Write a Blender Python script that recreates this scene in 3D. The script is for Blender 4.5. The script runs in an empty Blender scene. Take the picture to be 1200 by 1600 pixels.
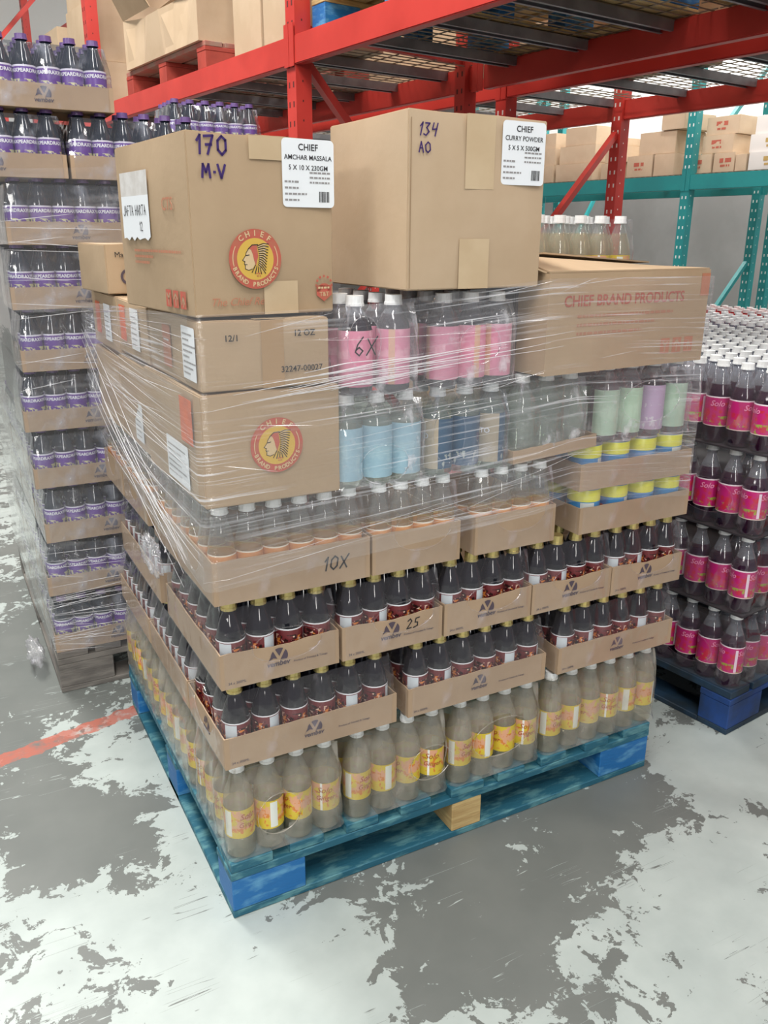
import bpy, bmesh, math, random
from mathutils import Matrix, Vector
R = math.radians
rnd = random.Random(7)
C = bpy.context.scene.collection
S = bpy.context.scene

# ------------------------------------------------------------------ camera
cam_d = bpy.data.cameras.new('camera'); cam = bpy.data.objects.new('camera', cam_d); C.objects.link(cam)
cam_d.sensor_fit = 'AUTO'; cam_d.sensor_width = 36.0; cam_d.lens = 36.0*1318.6/1600.0
cam_d.clip_start = 0.05; cam_d.clip_end = 100
def cam_matrix(loc, yaw, pitch, roll):
    fw = Vector((math.sin(yaw)*math.cos(pitch), math.cos(yaw)*math.cos(pitch), math.sin(pitch)))
    r = fw.cross(Vector((0, 0, 1))).normalized(); u = r.cross(fw)
    r2 = math.cos(roll)*r + math.sin(roll)*u; u2 = -math.sin(roll)*r + math.cos(roll)*u
    m = Matrix(((r2.x, u2.x, -fw.x, loc[0]), (r2.y, u2.y, -fw.y, loc[1]), (r2.z, u2.z, -fw.z, loc[2]), (0, 0, 0, 1)))
    return m
cam.matrix_world = cam_matrix((-0.410058, -1.446515, 1.415369), 0.491564, -0.316754, 0.005138)
S.camera = cam

# ------------------------------------------------------------------ world, lamps, exposure
S.view_settings.view_transform = 'Standard'; S.view_settings.look = 'None'
S.view_settings.exposure = -0.22; S.view_settings.gamma = 1.0; S.view_settings.use_curve_mapping = False
try:
    S.cycles.transparent_max_bounces = 40; S.cycles.max_bounces = 10
except Exception: pass
W = bpy.data.worlds.new('world'); S.world = W; W.use_nodes = True
W.node_tree.nodes['Background'].inputs[0].default_value = (0.80, 0.87, 1.0, 1)
W.node_tree.nodes['Background'].inputs[1].default_value = 0.23
def area(name, loc, size, power, rot=(0, 0, 0), col=(1.0, 0.97, 0.93)):
    l = bpy.data.lights.new(name, 'AREA'); l.shape = 'RECTANGLE'; l.size, l.size_y = size; l.energy = power; l.color = col
    o = bpy.data.objects.new(name, l); o.location = loc; o.rotation_euler = rot; C.objects.link(o); return o
# warehouse strip lamps hung over the aisle, racks and far aisle, plus added highlight panels
area('aisle_lamp_near', (-1.3, -2.6, 5.6), (0.7, 2.4), 190, (R(22), R(-14), 0))
area('aisle_lamp_mid', (-0.9, 0.2, 5.8), (0.7, 2.4), 195)
area('aisle_lamp_far', (-1.0, 3.4, 5.8), (0.9, 2.6), 420)
area('aisle_lamp_right', (3.0, -2.2, 5.6), (0.7, 2.4), 110, (R(15), R(10), 0))
area('highlight_panel_behind', (-2.2, -9.5, 4.6), (1.2, 5.0), 420, (R(64), 0, R(-14)))  # unseen tilted panel added to put highlights on bottles and film
area('highlight_panel_left', (-8.5, -3.0, 4.6), (3.0, 1.0), 260, (R(66), 0, R(-72)))  # second unseen panel, added for highlights from the left
area('far_aisle_lamp', (6.6, 5.2, 4.9), (1.2, 6.0), 520)
area('rack_aisle_lamp', (4.1, 2.2, 5.2), (0.6, 3.0), 160)

# ------------------------------------------------------------------ materials
MATS = {}
def nt(name):
    m = bpy.data.materials.new(name); m.use_nodes = True; t = m.node_tree
    return m, t, t.nodes, t.links
def mixc(N, L, fac, a, b, blend='MIX'):
    n = N.new('ShaderNodeMix'); n.data_type = 'RGBA'; n.blend_type = blend
    for sock, v in ((0, fac), (6, a), (7, b)):
        if hasattr(v, 'links') or hasattr(v, 'is_linked'): L.new(v, n.inputs[sock])
        else: n.inputs[sock].default_value = v if sock == 0 else (*v, 1)
    return n.outputs[2]
def math_(N, L, op, a, b=0.0, c=None, clamp=False):
    n = N.new('ShaderNodeMath'); n.operation = op; n.use_clamp = clamp
    for i, v in enumerate((a, b) if c is None else (a, b, c)):
        if hasattr(v, 'is_linked'): L.new(v, n.inputs[i])
        else: n.inputs[i].default_value = v
    return n.outputs[0]
def noise(N, L, vec, scale, detail=3, rough=.55, dist=0):
    n = N.new('ShaderNodeTexNoise'); n.inputs['Scale'].default_value = scale; n.inputs['Detail'].default_value = detail
    n.inputs['Roughness'].default_value = rough; n.inputs['Distortion'].default_value = dist
    if vec is not None: L.new(vec, n.inputs['Vector'])
    return n.outputs[0]
def mapping(N, L, vec, scale=(1, 1, 1), rot=(0, 0, 0), loc=(0, 0, 0)):
    n = N.new('ShaderNodeMapping'); n.inputs['Scale'].default_value = scale; n.inputs['Rotation'].default_value = rot; n.inputs['Location'].default_value = loc
    L.new(vec, n.inputs[0]); return n.outputs[0]
def ramp(N, L, fac, a, b):
    n = N.new('ShaderNodeMapRange'); n.inputs[1].default_value = a; n.inputs[2].default_value = b
    n.clamp = True; L.new(fac, n.inputs[0]); return n.outputs[0]
def M(name, col, rough=.5, metal=0, col2=None, scale=6, detail=4, bump=0, bscale=30, spec=.5, lo=.4, hi=.6, stretch=(1, 1, 1), coat=0):
    if name in MATS: return MATS[name]
    m, t, N, L = nt(name); p = N['Principled BSDF']
    p.inputs['Base Color'].default_value = (*col, 1); p.inputs['Roughness'].default_value = rough
    p.inputs['Metallic'].default_value = metal; p.inputs['Specular IOR Level'].default_value = spec
    if coat: p.inputs['Coat Weight'].default_value = coat
    tc = N.new('ShaderNodeTexCoord').outputs['Object']
    if stretch != (1, 1, 1): tc = mapping(N, L, tc, stretch)
    if col2:
        f = ramp(N, L, noise(N, L, tc, scale, detail), lo, hi)
        L.new(mixc(N, L, f, col, col2), p.inputs['Base Color'])
    if bump:
        b = N.new('ShaderNodeBump'); b.inputs['Strength'].default_value = bump; b.inputs['Distance'].default_value = .004
        L.new(noise(N, L, tc, bscale, 3), b.inputs['Height']); L.new(b.outputs[0], p.inputs['Normal'])
    MATS[name] = m; return m
def see(name, tint, base, rough=.1, gloss_w=.35, col=(.9, .9, .9), streak=0, sscale=(8, 8, 8), bump=.3, bdist=.003, uv=False, edge=.35, lo=.5, hi=.72):
    """see-through plastic or glass: transparent + grazing gloss + a little haze"""
    if name in MATS: return MATS[name]
    m, t, N, L = nt(name); N.remove(N['Principled BSDF']); out = N['Material Output']
    tr = N.new('ShaderNodeBsdfTransparent'); tr.inputs[0].default_value = (*tint, 1)
    gl = N.new('ShaderNodeBsdfGlossy'); gl.inputs['Roughness'].default_value = rough; gl.inputs[0].default_value = (1, 1, 1, 1)
    df = N.new('ShaderNodeBsdfDiffuse'); df.inputs[0].default_value = (*col, 1)
    tcn = N.new('ShaderNodeTexCoord'); tc = tcn.outputs['UV' if uv else 'Object']
    mp = mapping(N, L, tc, sscale)
    ns = noise(N, L, mp, 1, 4, .6)
    ge = N.new('ShaderNodeNewGeometry'); dt = N.new('ShaderNodeVectorMath'); dt.operation = 'DOT_PRODUCT'
    L.new(ge.outputs['Incoming'], dt.inputs[0]); L.new(ge.outputs['Normal'], dt.inputs[1])
    facing = math_(N, L, 'SUBTRACT', 1.0, math_(N, L, 'ABSOLUTE', dt.outputs['Value']), clamp=True)
    sk = ramp(N, L, ns, lo, hi)
    if uv: sk = math_(N, L, 'MULTIPLY', sk, ramp(N, L, noise(N, L, mapping(N, L, tc, (2.2, 7, 1)), 1, 2), .40, .62))
    haze = math_(N, L, 'MULTIPLY_ADD', sk, streak, base, clamp=True)
    a = N.new('ShaderNodeMixShader'); L.new(haze, a.inputs[0]); L.new(tr.outputs[0], a.inputs[1]); L.new(df.outputs[0], a.inputs[2])
    b = N.new('ShaderNodeMixShader'); f2 = math_(N, L, 'MULTIPLY_ADD', math_(N, L, 'POWER', facing, 4.0), edge*2.0, .02+gloss_w*.06, clamp=True)
    L.new(f2, b.inputs[0]); L.new(a.outputs[0], b.inputs[1]); L.new(gl.outputs[0], b.inputs[2]); L.new(b.outputs[0], out.inputs[0])
    if bump:
        bp = N.new('ShaderNodeBump'); bp.inputs['Strength'].default_value = bump; bp.inputs['Distance'].default_value = bdist
        L.new(noise(N, L, mp, 1, 1.5, .5) if not uv else ns, bp.inputs['Height'])
        L.new(bp.outputs[0], gl.inputs['Normal'])
    MATS[name] = m; return m
def label_mat(name, base, blocks=(), blot=None, rough=.35):
    """printed sleeve in UV space; blocks: (u0,u1,v0,v1,colour); blot: (colour, scale, lo, hi, v0, v1)"""
    m, t, N, L = nt(name); p = N['Principled BSDF']; p.inputs['Roughness'].default_value = rough
    uv = N.new('ShaderNodeTexCoord').outputs['UV']; sx = N.new('ShaderNodeSeparateXYZ'); L.new(uv, sx.inputs[0]); u, v = sx.outputs[0], sx.outputs[1]
    def box(u0, u1, v0, v1):
        a = math_(N, L, 'MULTIPLY', math_(N, L, 'GREATER_THAN', u, u0), math_(N, L, 'LESS_THAN', u, u1))
        b = math_(N, L, 'MULTIPLY', math_(N, L, 'GREATER_THAN', v, v0), math_(N, L, 'LESS_THAN', v, v1))
        return math_(N, L, 'MULTIPLY', a, b)
    cur = N.new('ShaderNodeRGB').outputs[0]; cur.default_value = (*base, 1)
    if blot:
        blots = blot if isinstance(blot, list) else [blot]
        for (c, sc, lo, hi, v0, v1) in blots:
            ns = ramp(N, L, noise(N, L, mapping(N, L, uv, (6, 2, 1), loc=(sc, 0, 0)), sc, 2), lo, hi)
            cur = mixc(N, L, math_(N, L, 'MULTIPLY', ns, box(-1, 2, v0, v1)), cur, c)
    for (u0, u1, v0, v1, c) in blocks: cur = mixc(N, L, box(u0, u1, v0, v1), cur, c)
    L.new(cur, p.inputs['Base Color']); MATS[name] = m; return m

CARD = M('corrugated_cardboard', (.43, .312, .195), .75, col2=(.39, .28, .172), scale=5, bump=.12, bscale=60)
CARD2 = M('tray_cardboard', (.40, .285, .185), .75, col2=(.355, .25, .16), scale=7, bump=.1, bscale=60)
CARD_L = M('pale_cardboard', (.50, .375, .25), .75, col2=(.46, .34, .22), scale=5, bump=.1, bscale=60)
CARD_IN = M('cardboard_inside', (.30, .2, .11), .8)
TAPE = M('buff_parcel_tape', (.58, .45, .29), .3, col2=(.53, .40, .25), scale=9, coat=.3)
TAPE2 = M('clear_parcel_tape', (.40, .265, .145), .22, coat=.4)
RED_INK = M('red_ink', (.50, .10, .07), .7, col2=(.44, .13, .08), scale=60)
RED_INK_L = M('faded_red_ink', (.46, .19, .11), .7)
YEL_INK = M('yellow_ink', (.62, .40, .07), .7)
PALE_INK = M('pale_ink', (.62, .47, .27), .7)
BLK_INK = M('black_ink', (.02, .018, .02), .6)
GREY_INK = M('grey_ink', (.28, .27, .27), .6)
PURPLE_PEN = M('purple_marker', (.045, .02, .13), .5)
LOGO_INK = M('dark_violet_ink', (.075, .055, .075), .6)
PAPER = M('white_paper', (.80, .84, .87), .5)
PAPER_G = M('grey_poly_sleeve', (.62, .60, .57), .25, col2=(.72, .71, .69), scale=30)
ORANGE_L = M('orange_sticker', (.68, .14, .04), .5, col2=(.55, .11, .04), scale=30)
RED_P = M('red_rack_paint', (.56, .048, .036), .36, col2=(.48, .038, .028), scale=3, bump=.05)
TEAL_P = M('teal_rack_paint', (.02, .27, .275), .4, col2=(.018, .23, .24), scale=3)
SLOT = M('slot_shadow_metal', (.10, .015, .012), .7)
SLOT_T = M('teal_slot_metal', (.75, .8, .78), .5)
GALV = M('galvanised_steel', (.30, .30, .31), .45, .6, col2=(.22, .22, .23), scale=8)
WIRE = M('deck_wire', (.26, .22, .17), .45, .5)
BLUE_W = M('blue_pallet_paint', (.010, .130, .36), .55, col2=(.10, .30, .50), scale=11, lo=.50, hi=.66, bump=.3, bscale=40, stretch=(1, 1, 3))
TEAL_W = M('weathered_blue_board', (.014, .105, .16), .65, col2=(.09, .24, .27), scale=14, lo=.48, hi=.62, bump=.4, bscale=40, stretch=(1, 3, 3))
NAVY_W = M('dark_blue_pallet_paint', (.008, .055, .24), .55, col2=(.01, .03, .09), scale=6, bump=.3)
WOOD = M('raw_pallet_wood', (.52, .38, .17), .75, col2=(.40, .27, .11), scale=10, stretch=(1, 1, 8), bump=.3)
GREYWOOD = M('grey_pallet_wood', (.20, .185, .165), .8, col2=(.12, .11, .10), scale=7, stretch=(1, 1, 6), bump=.4)
REDWOOD = M('red_pallet_paint', (.42, .06, .04), .6, col2=(.32, .045, .03), scale=9, bump=.2)
WHITE_CAP = M('white_plastic_cap', (.80, .82, .82), .35)
GOLD_CAP = M('gold_crown_cap', (.62, .50, .20), .3, .75)
PURPLE_CAP = M('purple_cap', (.14, .08, .24), .35)
COLA = M('dark_cola_glass', (.005, .005, .008), .08, spec=.5, coat=.2)
DARKPET = M('dark_violet_drink', (.022, .005, .018), .12, spec=.5, coat=.2)
DARKPLUM = M('dark_plum_drink', (.02, .012, .02), .12, spec=.6, coat=.5)
CLEAR = see('clear_bottle_plastic', (.86, .88, .86), .10, .06, .5, (.72, .75, .74), edge=.35, bump=0)
CLEAR_AIR = see('empty_bottle_neck', (.80, .82, .86), .16, .07, .6, (.62, .66, .74), edge=.45, bump=0)
GINGER = see('hazy_ginger_drink', (.86, .83, .70), .24, .08, .5, (.56, .53, .43), edge=.3, bump=0)
AMBER = see('pale_amber_drink', (.85, .74, .45), .22, .20, .4, (.55, .42, .20), edge=.3, bump=0)
GREENISH = see('pale_green_drink', (.84, .90, .82), .20, .05, .5, (.50, .57, .50), edge=.3, bump=0)
FILM = see('shrink_film', (.99, .99, .99), 0.032, 0.07, 0.3, (.80, .74, .80), streak=.28, sscale=(16, 16, 10), bump=.9, bdist=0.004, edge=.22, lo=.60, hi=.85)
CRINK = see('crinkled_clear_film', (.98, .98, .99), 0.09, 0.07, 0.6, (.86, .86, .90), streak=.55, sscale=(20, 20, 13), bump=1.0, bdist=0.009, edge=.4, lo=.56, hi=.72)
FILM_HAZY = see('hazy_shrink_film', (.97, .97, .96), 0.13, 0.16, 0.3, (.56, .52, .45), streak=.34, sscale=(13, 13, 7), bump=.8, bdist=0.003, edge=.30, lo=.48, hi=.78)
FILM_BLUE = see('crinkled_blue_film', (.97, .98, .99), 0.04, 0.08, 0.6, (.68, .73, .86), streak=.32, sscale=(16, 16, 12), bump=1.0, bdist=0.009, edge=.5, lo=.52, hi=.78)
WRAP = see('stretch_wrap', (.99, .99, .99), 0.06, 0.07, 0.4, (.86, .86, .90), streak=.9, sscale=(2.0, 150, 1), bump=1.0, bdist=0.002, uv=True, edge=.22, lo=.54, hi=.72)
WRAP_D = see('dense_stretch_wrap', (.98, .98, .98), 0.05, 0.1, 0.2, (.74, .75, .78), streak=.45, sscale=(3.2, 60, 1), bump=1.0, bdist=0.0025, uv=True, edge=.35, lo=.54, hi=.76)
STRAND = see('gathered_film_fold', (.95, .95, .96), .38, .12, 1.5, (.92, .92, .94), streak=.3, sscale=(20, 20, 20), bump=.5, edge=.6)

# ------------------------------------------------------------------ mesh helpers
def link(name, bm, mats, parent=None, smooth=False, loc=None, recalc=True):
    me = bpy.data.meshes.new(name)
    if recalc: bmesh.ops.recalc_face_normals(bm, faces=bm.faces)
    bm.to_mesh(me); bm.free()
    for m in (mats if isinstance(mats, (list, tuple)) else [mats]): me.materials.append(m)
    if any(p.use_smooth for p in me.polygons): me.set_sharp_from_angle(angle=R(28))
    if smooth: me.polygons.foreach_set('use_smooth', [True]*len(me.polygons))
    return inst(name, me, parent, loc)
def inst(name, me, parent=None, loc=None, rotz=0):
    o = bpy.data.objects.new(name, me); C.objects.link(o)
    if parent is not None: o.parent = parent
    if loc is not None: o.location = loc
    if rotz: o.rotation_euler = (0, 0, rotz)
    return o
def empty(name, loc=(0, 0, 0), rotz=0):
    o = bpy.data.objects.new(name, None); C.objects.link(o); o.location = loc; o.rotation_euler = (0, 0, rotz); o.empty_display_size = .05; return o
def tag(o, label=None, cat=None, group=None, kind=None):
    if label: o['label'] = label
    if cat: o['category'] = cat
    if group: o['group'] = group
    if kind: o['kind'] = kind
    return o
def add_box(bm, x0, x1, y0, y1, z0, z1, mi=0):
    v = [bm.verts.new(p) for p in ((x0, y0, z0), (x1, y0, z0), (x1, y1, z0), (x0, y1, z0), (x0, y0, z1), (x1, y0, z1), (x1, y1, z1), (x0, y1, z1))]
    for f in ((0, 3, 2, 1), (4, 5, 6, 7), (0, 1, 5, 4), (1, 2, 6, 5), (2, 3, 7, 6), (3, 0, 4, 7)):
        q = bm.faces.new([v[i] for i in f]); q.material_index = mi
def bx(*boxes, bevel=0):
    bm = bmesh.new()
    for b in boxes: add_box(bm, *b)
    if bevel: bmesh.ops.bevel(bm, geom=bm.edges[:], offset=bevel, segments=1, affect='EDGES')
    return bm
def add_bar(bm, a, b, w, h, mi=0):
    a, b = Vector(a), Vector(b); d = (b-a).normalized(); up = Vector((0, 0, 1)) if abs(d.z) < .95 else Vector((1, 0, 0))
    s = d.cross(up).normalized(); u = s.cross(d)
    vs = [[bm.verts.new(p + s*i*w/2 + u*j*h/2) for i, j in ((-1, -1), (1, -1), (1, 1), (-1, 1))] for p in (a, b)]
    for k in range(4):
        f = bm.faces.new((vs[0][k], vs[0][(k+1) % 4], vs[1][(k+1) % 4], vs[1][k])); f.material_index = mi
    bm.faces.new(vs[0][::-1]); bm.faces.new(vs[1])
def add_tube(bm, pts, r, n=6, mi=0):
    rings = []
    for i, p in enumerate(pts):
        p = Vector(p); d = (Vector(pts[min(i+1, len(pts)-1)]) - Vector(pts[max(i-1, 0)])).normalized()
        up = Vector((0, 0, 1)) if abs(d.z) < .9 else Vector((1, 0, 0)); s = d.cross(up).normalized(); u = s.cross(d)
        rr = r[i] if isinstance(r, (list, tuple)) else r
        rings.append([bm.verts.new(p + (s*math.cos(2*math.pi*k/n) + u*math.sin(2*math.pi*k/n))*rr) for k in range(n)])
    for a, b in zip(rings, rings[1:]):
        for k in range(n):
            f = bm.faces.new((a[k], a[(k+1) % n], b[(k+1) % n], b[k])); f.material_index = mi; f.smooth = True
    bm.faces.new(rings[0][::-1]); bm.faces.new(rings[-1])
def lathe(prof, seg=20, mis=None, uvm=False):
    """prof: list of (r,z); mis: material per span"""
    bm = bmesh.new(); uvl = bm.loops.layers.uv.new('UVMap') if uvm else None
    rings = [[bm.verts.new((r*math.cos(2*math.pi*k/seg), r*math.sin(2*math.pi*k/seg), z)) for k in range(seg)] for r, z in prof]
    z0, z1 = prof[0][1], prof[-1][1]
    for i, (a, b) in enumerate(zip(rings, rings[1:])):
        for k in range(seg):
            f = bm.faces.new((a[k], a[(k+1) % seg], b[(k+1) % seg], b[k])); f.smooth = True
            if mis: f.material_index = mis[i]
            if uvm:
                for l, (uu, zz) in zip(f.loops, ((k, prof[i][1]), (k+1, prof[i][1]), (k+1, prof[i+1][1]), (k, prof[i+1][1]))):
                    l[uvl].uv = (uu/seg, (zz-z0)/(z1-z0+1e-9))
    return bm, rings
def mesh_from(bm, name, mats, recalc=True):
    me = bpy.data.meshes.new(name)
    if recalc: bmesh.ops.recalc_face_normals(bm, faces=bm.faces)
    bm.to_mesh(me); bm.free()
    for m in mats: me.materials.append(m)
    return me

# text ----------------------------------------------------------------
def text_bm(s, size=.1, extrude=.0003, bold=0, shear=0, align='CENTER', res=3):
    cu = bpy.data.curves.new('t', 'FONT'); cu.body = s; cu.size = size; cu.extrude = extrude; cu.offset = bold; cu.shear = shear
    cu.align_x = align; cu.align_y = 'CENTER'; cu.resolution_u = res
    o = bpy.data.objects.new('t', cu); C.objects.link(o)
    dg = bpy.context.evaluated_depsgraph_get(); me = bpy.data.meshes.new_from_object(o.evaluated_get(dg))
    bm = bmesh.new(); bm.from_mesh(me); bpy.data.meshes.remove(me); bpy.data.objects.remove(o); bpy.data.curves.remove(cu)
    return bm
def merge(dst, src, mat4=None, mi=None):
    if mat4 is not None: src.transform(mat4)
    me = bpy.data.meshes.new('tmp'); src.to_mesh(me); src.free()
    n = len(dst.faces); dst.from_mesh(me); bpy.data.meshes.remove(me)
    if mi is not None:
        dst.faces.ensure_lookup_table()
        for f in dst.faces[n:]: f.material_index = mi
def tr(x=0, y=0, z=0, rz=0, s=1): return Matrix.Translation((x, y, z)) @ Matrix.Rotation(rz, 4, 'Z') @ Matrix.Scale(s, 4)
# stroke lettering, unit height 1 -------------------------------------
ST = {'1': [[(.1, .7), (.3, 1), (.25, 0)]], '7': [[(0, .95), (.55, 1), (.2, 0)], [(.1, .5), (.45, .52)]],
 '0': [[(.3, 1), (.05, .75), (.05, .25), (.3, 0), (.55, .25), (.55, .8), (.3, 1)]], 'O': [[(.3, 1), (.0, .7), (.05, .2), (.3, 0), (.6, .25), (.55, .8), (.3, 1)]],
 'M': [[(0, 0), (.1, 1), (.35, .4), (.6, 1), (.7, 0)]], 'V': [[(0, 1), (.3, 0), (.65, 1)]], '.': [[(.1, .42), (.2, .42)]],
 '3': [[(.0, .95), (.45, .95), (.2, .6), (.5, .3), (.25, 0), (0, .1)]], '4': [[(.1, 1), (.05, .5), (.5, .55)], [(.5, 1), (.42, 0)]],
 'A': [[(0, 0), (.25, 1), (.55, 0)], [(.1, .4), (.45, .4)]], '6': [[(.4, 1), (.1, .6), (.0, .2), (.25, 0), (.45, .25), (.2, .45), (.02, .3)]],
 'X': [[(0, .9), (.55, 0)], [(.6, 1), (0, 0)]], '2': [[(0, .8), (.25, 1), (.45, .75), (.0, 0), (.5, .05)]],
 '5': [[(.55, 1), (.15, .95), (.1, .55), (.4, .5), (.45, .15), (.0, 0)]], '/': [[(0, 0), (.3, 1)]],
 'S': [[(.5, .9), (.2, 1), (.05, .75), (.45, .35), (.3, 0), (0, .1)]], 'J': [[(.4, 1), (.4, .1), (.1, 0), (0, .2)]],
 'H': [[(0, 0), (0.05, 1)], [(.5, 0), (.5, 1)], [(0, .5), (.5, .5)]], 'T': [[(0, 1), (.55, 1)], [(.3, 1), (.25, 0)]], 'F': [[(0, 0), (.05, 1), (.5, 1)], [(.05, .5), (.4, .5)]],
 'I': [[(.1, 1), (.1, 0)]], 'R': [[(0, 0), (.05, 1), (.45, .85), (.05, .5), (.5, 0)]], ' ': []}
def ribbon(bm, pts, w, mi=0, z=0):
    for a, b in zip(pts, pts[1:]):
        a, b = Vector((*a, 0)), Vector((*b, 0)); d = b-a
        if d.length < 1e-6: continue
        d.normalize(); n = Vector((-d.y, d.x, 0))*w/2; e = d*w*.35
        f = bm.faces.new([bm.verts.new(p + Vector((0, 0, z))) for p in (a-n-e, b-n+e, b+n+e, a+n-e)]); f.material_index = mi
def strokes(s, h, w, gap=.25, slant=0):
    bm = bmesh.new(); x = 0
    for ch in s:
        wd = 0
        for ln in ST[ch]:
            ribbon(bm, [((x+px+slant*py)*h, py*h) for px, py in ln], w); wd = max(wd, max(p[0] for p in ln))
        x += (wd or .3)+gap
    return bm
def poly(bm, pts, mi=0, z=0):
    f = bm.faces.new([bm.verts.new((x, y, z)) for x, y in pts]); f.material_index = mi; return f
def disc(bm, r0, r1, a0=0, a1=360, n=48, mi=0, z=0):
    for k in range(n):
        t0, t1 = R(a0+(a1-a0)*k/n), R(a0+(a1-a0)*(k+1)/n)
        if r0 == 0: poly(bm, [(0, 0), (r1*math.cos(t0), r1*math.sin(t0)), (r1*math.cos(t1), r1*math.sin(t1))], mi, z)
        else: poly(bm, [(r0*math.cos(t0), r0*math.sin(t0)), (r1*math.cos(t0), r1*math.sin(t0)), (r1*math.cos(t1), r1*math.sin(t1)), (r0*math.cos(t1), r0*math.sin(t1))], mi, z)
def dashes(bm, x0, y0, w, h, mi=0, seed=1, z=0):
    """a line of print too small to read"""
    r = random.Random(seed); x = x0
    while x < x0+w:
        l = min(r.uniform(.4, 1.3)*h*2.2, x0+w-x)
        poly(bm, [(x, y0), (x+l, y0), (x+l, y0+h), (x, y0+h)], mi, z); x += l+h*.5
def rrect(bm, x0, x1, y0, y1, r, mi=0, z=0):
    pts = []
    for cx, cy, a in ((x1-r, y0+r, -90), (x1-r, y1-r, 0), (x0+r, y1-r, 90), (x0+r, y0+r, 180)):
        for k in range(6): pts.append((cx+r*math.cos(R(a+18*k)), cy+r*math.sin(R(a+18*k))))
    poly(bm, pts, mi, z)
def on_face(o, parent, face, dims, x, z, off=.0009):
    """lay a flat XY drawing on a face of a box whose front-left-bottom corner is the parent's origin"""
    w, d, h = dims
    if face == 'front': o.matrix_local = Matrix.Translation((x, -off, z)) @ Matrix.Rotation(R(90), 4, 'X')
    if face == 'left': o.matrix_local = Matrix.Translation((-off, x, z)) @ Matrix.Rotation(R(-90), 4, 'Z') @ Matrix.Rotation(R(90), 4, 'X')
    if face == 'right': o.matrix_local = Matrix.Translation((w+off, x, z)) @ Matrix.Rotation(R(90), 4, 'Z') @ Matrix.Rotation(R(90), 4, 'X')
    return o
def flat(name, bm, mats, parent, face, dims, x, z, off=.0009):
    o = link(name, bm, mats, parent, recalc=False); on_face(o, parent, face, dims, x, z, off); return o
def vem_logo(s):
    """round mark cut by a V with its word beneath, s = radius"""
    bm = bmesh.new()
    def arc(a0, a1, n=10, r=1): return [(r*math.cos(R(a0+(a1-a0)*k/n)), r*math.sin(R(a0+(a1-a0)*k/n))) for k in range(n+1)]
    sc = lambda P: [(x*s, y*s) for x, y in P]
    poly(bm, sc(arc(62, 118) + [(0, .02)]), 0)                       # wedge of the V
    poly(bm, sc(arc(-28, 44) + [(.12, -.42)]), 0)                    # right leaf
    poly(bm, sc(arc(136, 175) + [(-1.45, -.75), (-1.2, -.35), (-.7, -.12), (-.25, -.25)]), 0)
    merge(bm, text_bm('vembev', s*.85, bold=s*.012, shear=.2), tr(-.15*s, -.85*s))
    return bm
def chief_logo(s):
    bm = bmesh.new()
    disc(bm, 0, 1, mi=0); disc(bm, .965, 1.0, mi=4, z=.0002); disc(bm, .70, .735, mi=4, z=.0002)
    disc(bm, 0, .70, mi=1, z=.0003)
    disc(bm, .84, .87, 150, 196, 14, mi=2, z=.0004); disc(bm, .84, .87, -16, 30, 14, mi=2, z=.0004)
    for txt, a0, a1, sgn in (('CHIEF', 128, 52, 1), ('BRAND PRODUCTS', 202, 338, -1)):
        for i, ch in enumerate(txt):
            if ch == ' ': continue
            a = R(a0+(a1-a0)*i/(len(txt)-1)); sz = .26 if sgn == 1 else .21
            merge(bm, text_bm(ch, sz, extrude=.0001, bold=.006, res=2), Matrix.Translation((.855*math.cos(a), .855*math.sin(a), .0006)) @ Matrix.Rotation(a-R(90)*sgn, 4, 'Z'), 2)
    face = [(-.26, .34), (-.36, .2), (-.37, .13), (-.5, -.04), (-.41, -.08), (-.44, -.16), (-.40, -.2), (-.41, -.32), (-.28, -.37), (-.14, -.33), (-.03, -.18), (0, .1), (-.1, .32)]
    poly(bm, face, 2, .0006); ribbon(bm, face[:10], .022, 3, .0008)
    poly(bm, [(-.26, .37), (-.12, .46), (.06, .46), (.10, .1), (.0, -.22), (-.06, -.05), (-.1, .15), (-.16, .30)], 0, .0009)
    ribbon(bm, [(-.28, .33), (-.12, .47), (.1, .48)], .03, 3, .0011)
    for k in range(11):                                              # feathers of the headdress
        t = k/10; x0, y0 = .08+.05*math.sin(t*3), .44-.62*t; x1, y1 = .52-.16*t, .50-.98*t
        ribbon(bm, [(x0, y0), ((x0+x1)/2, (y0+y1)/2+.05), (x1, y1)], .028, 3, .001)
        poly(bm, [(x0+.03, y0-.02), (x1-.08, y1+.04), (x1-.06, y1-.01), (x0+.03, y0-.05)], 2, .0009)
    for k in range(4): ribbon(bm, [(-.02+.06*k, -.2-.03*k), (-.16+.12*k, -.45-.04*(k % 2))], .03, 3, .001)
    dashes(bm, .0, -.5, .22, .04, 4, 3, .001); dashes(bm, .02, -.58, .16, .03, 4, 4, .001)
    ribbon(bm, [(-.35, .12), (-.24, .14)], .03, 3, .001); ribbon(bm, [(-.42, -.17), (-.33, -.18)], .02, 3, .001)
    bm.transform(Matrix.Diagonal((s, s, 1, 1))); return bm
LOGO_M = [RED_INK, YEL_INK, PALE_INK, BLK_INK, RED_INK]

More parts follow.
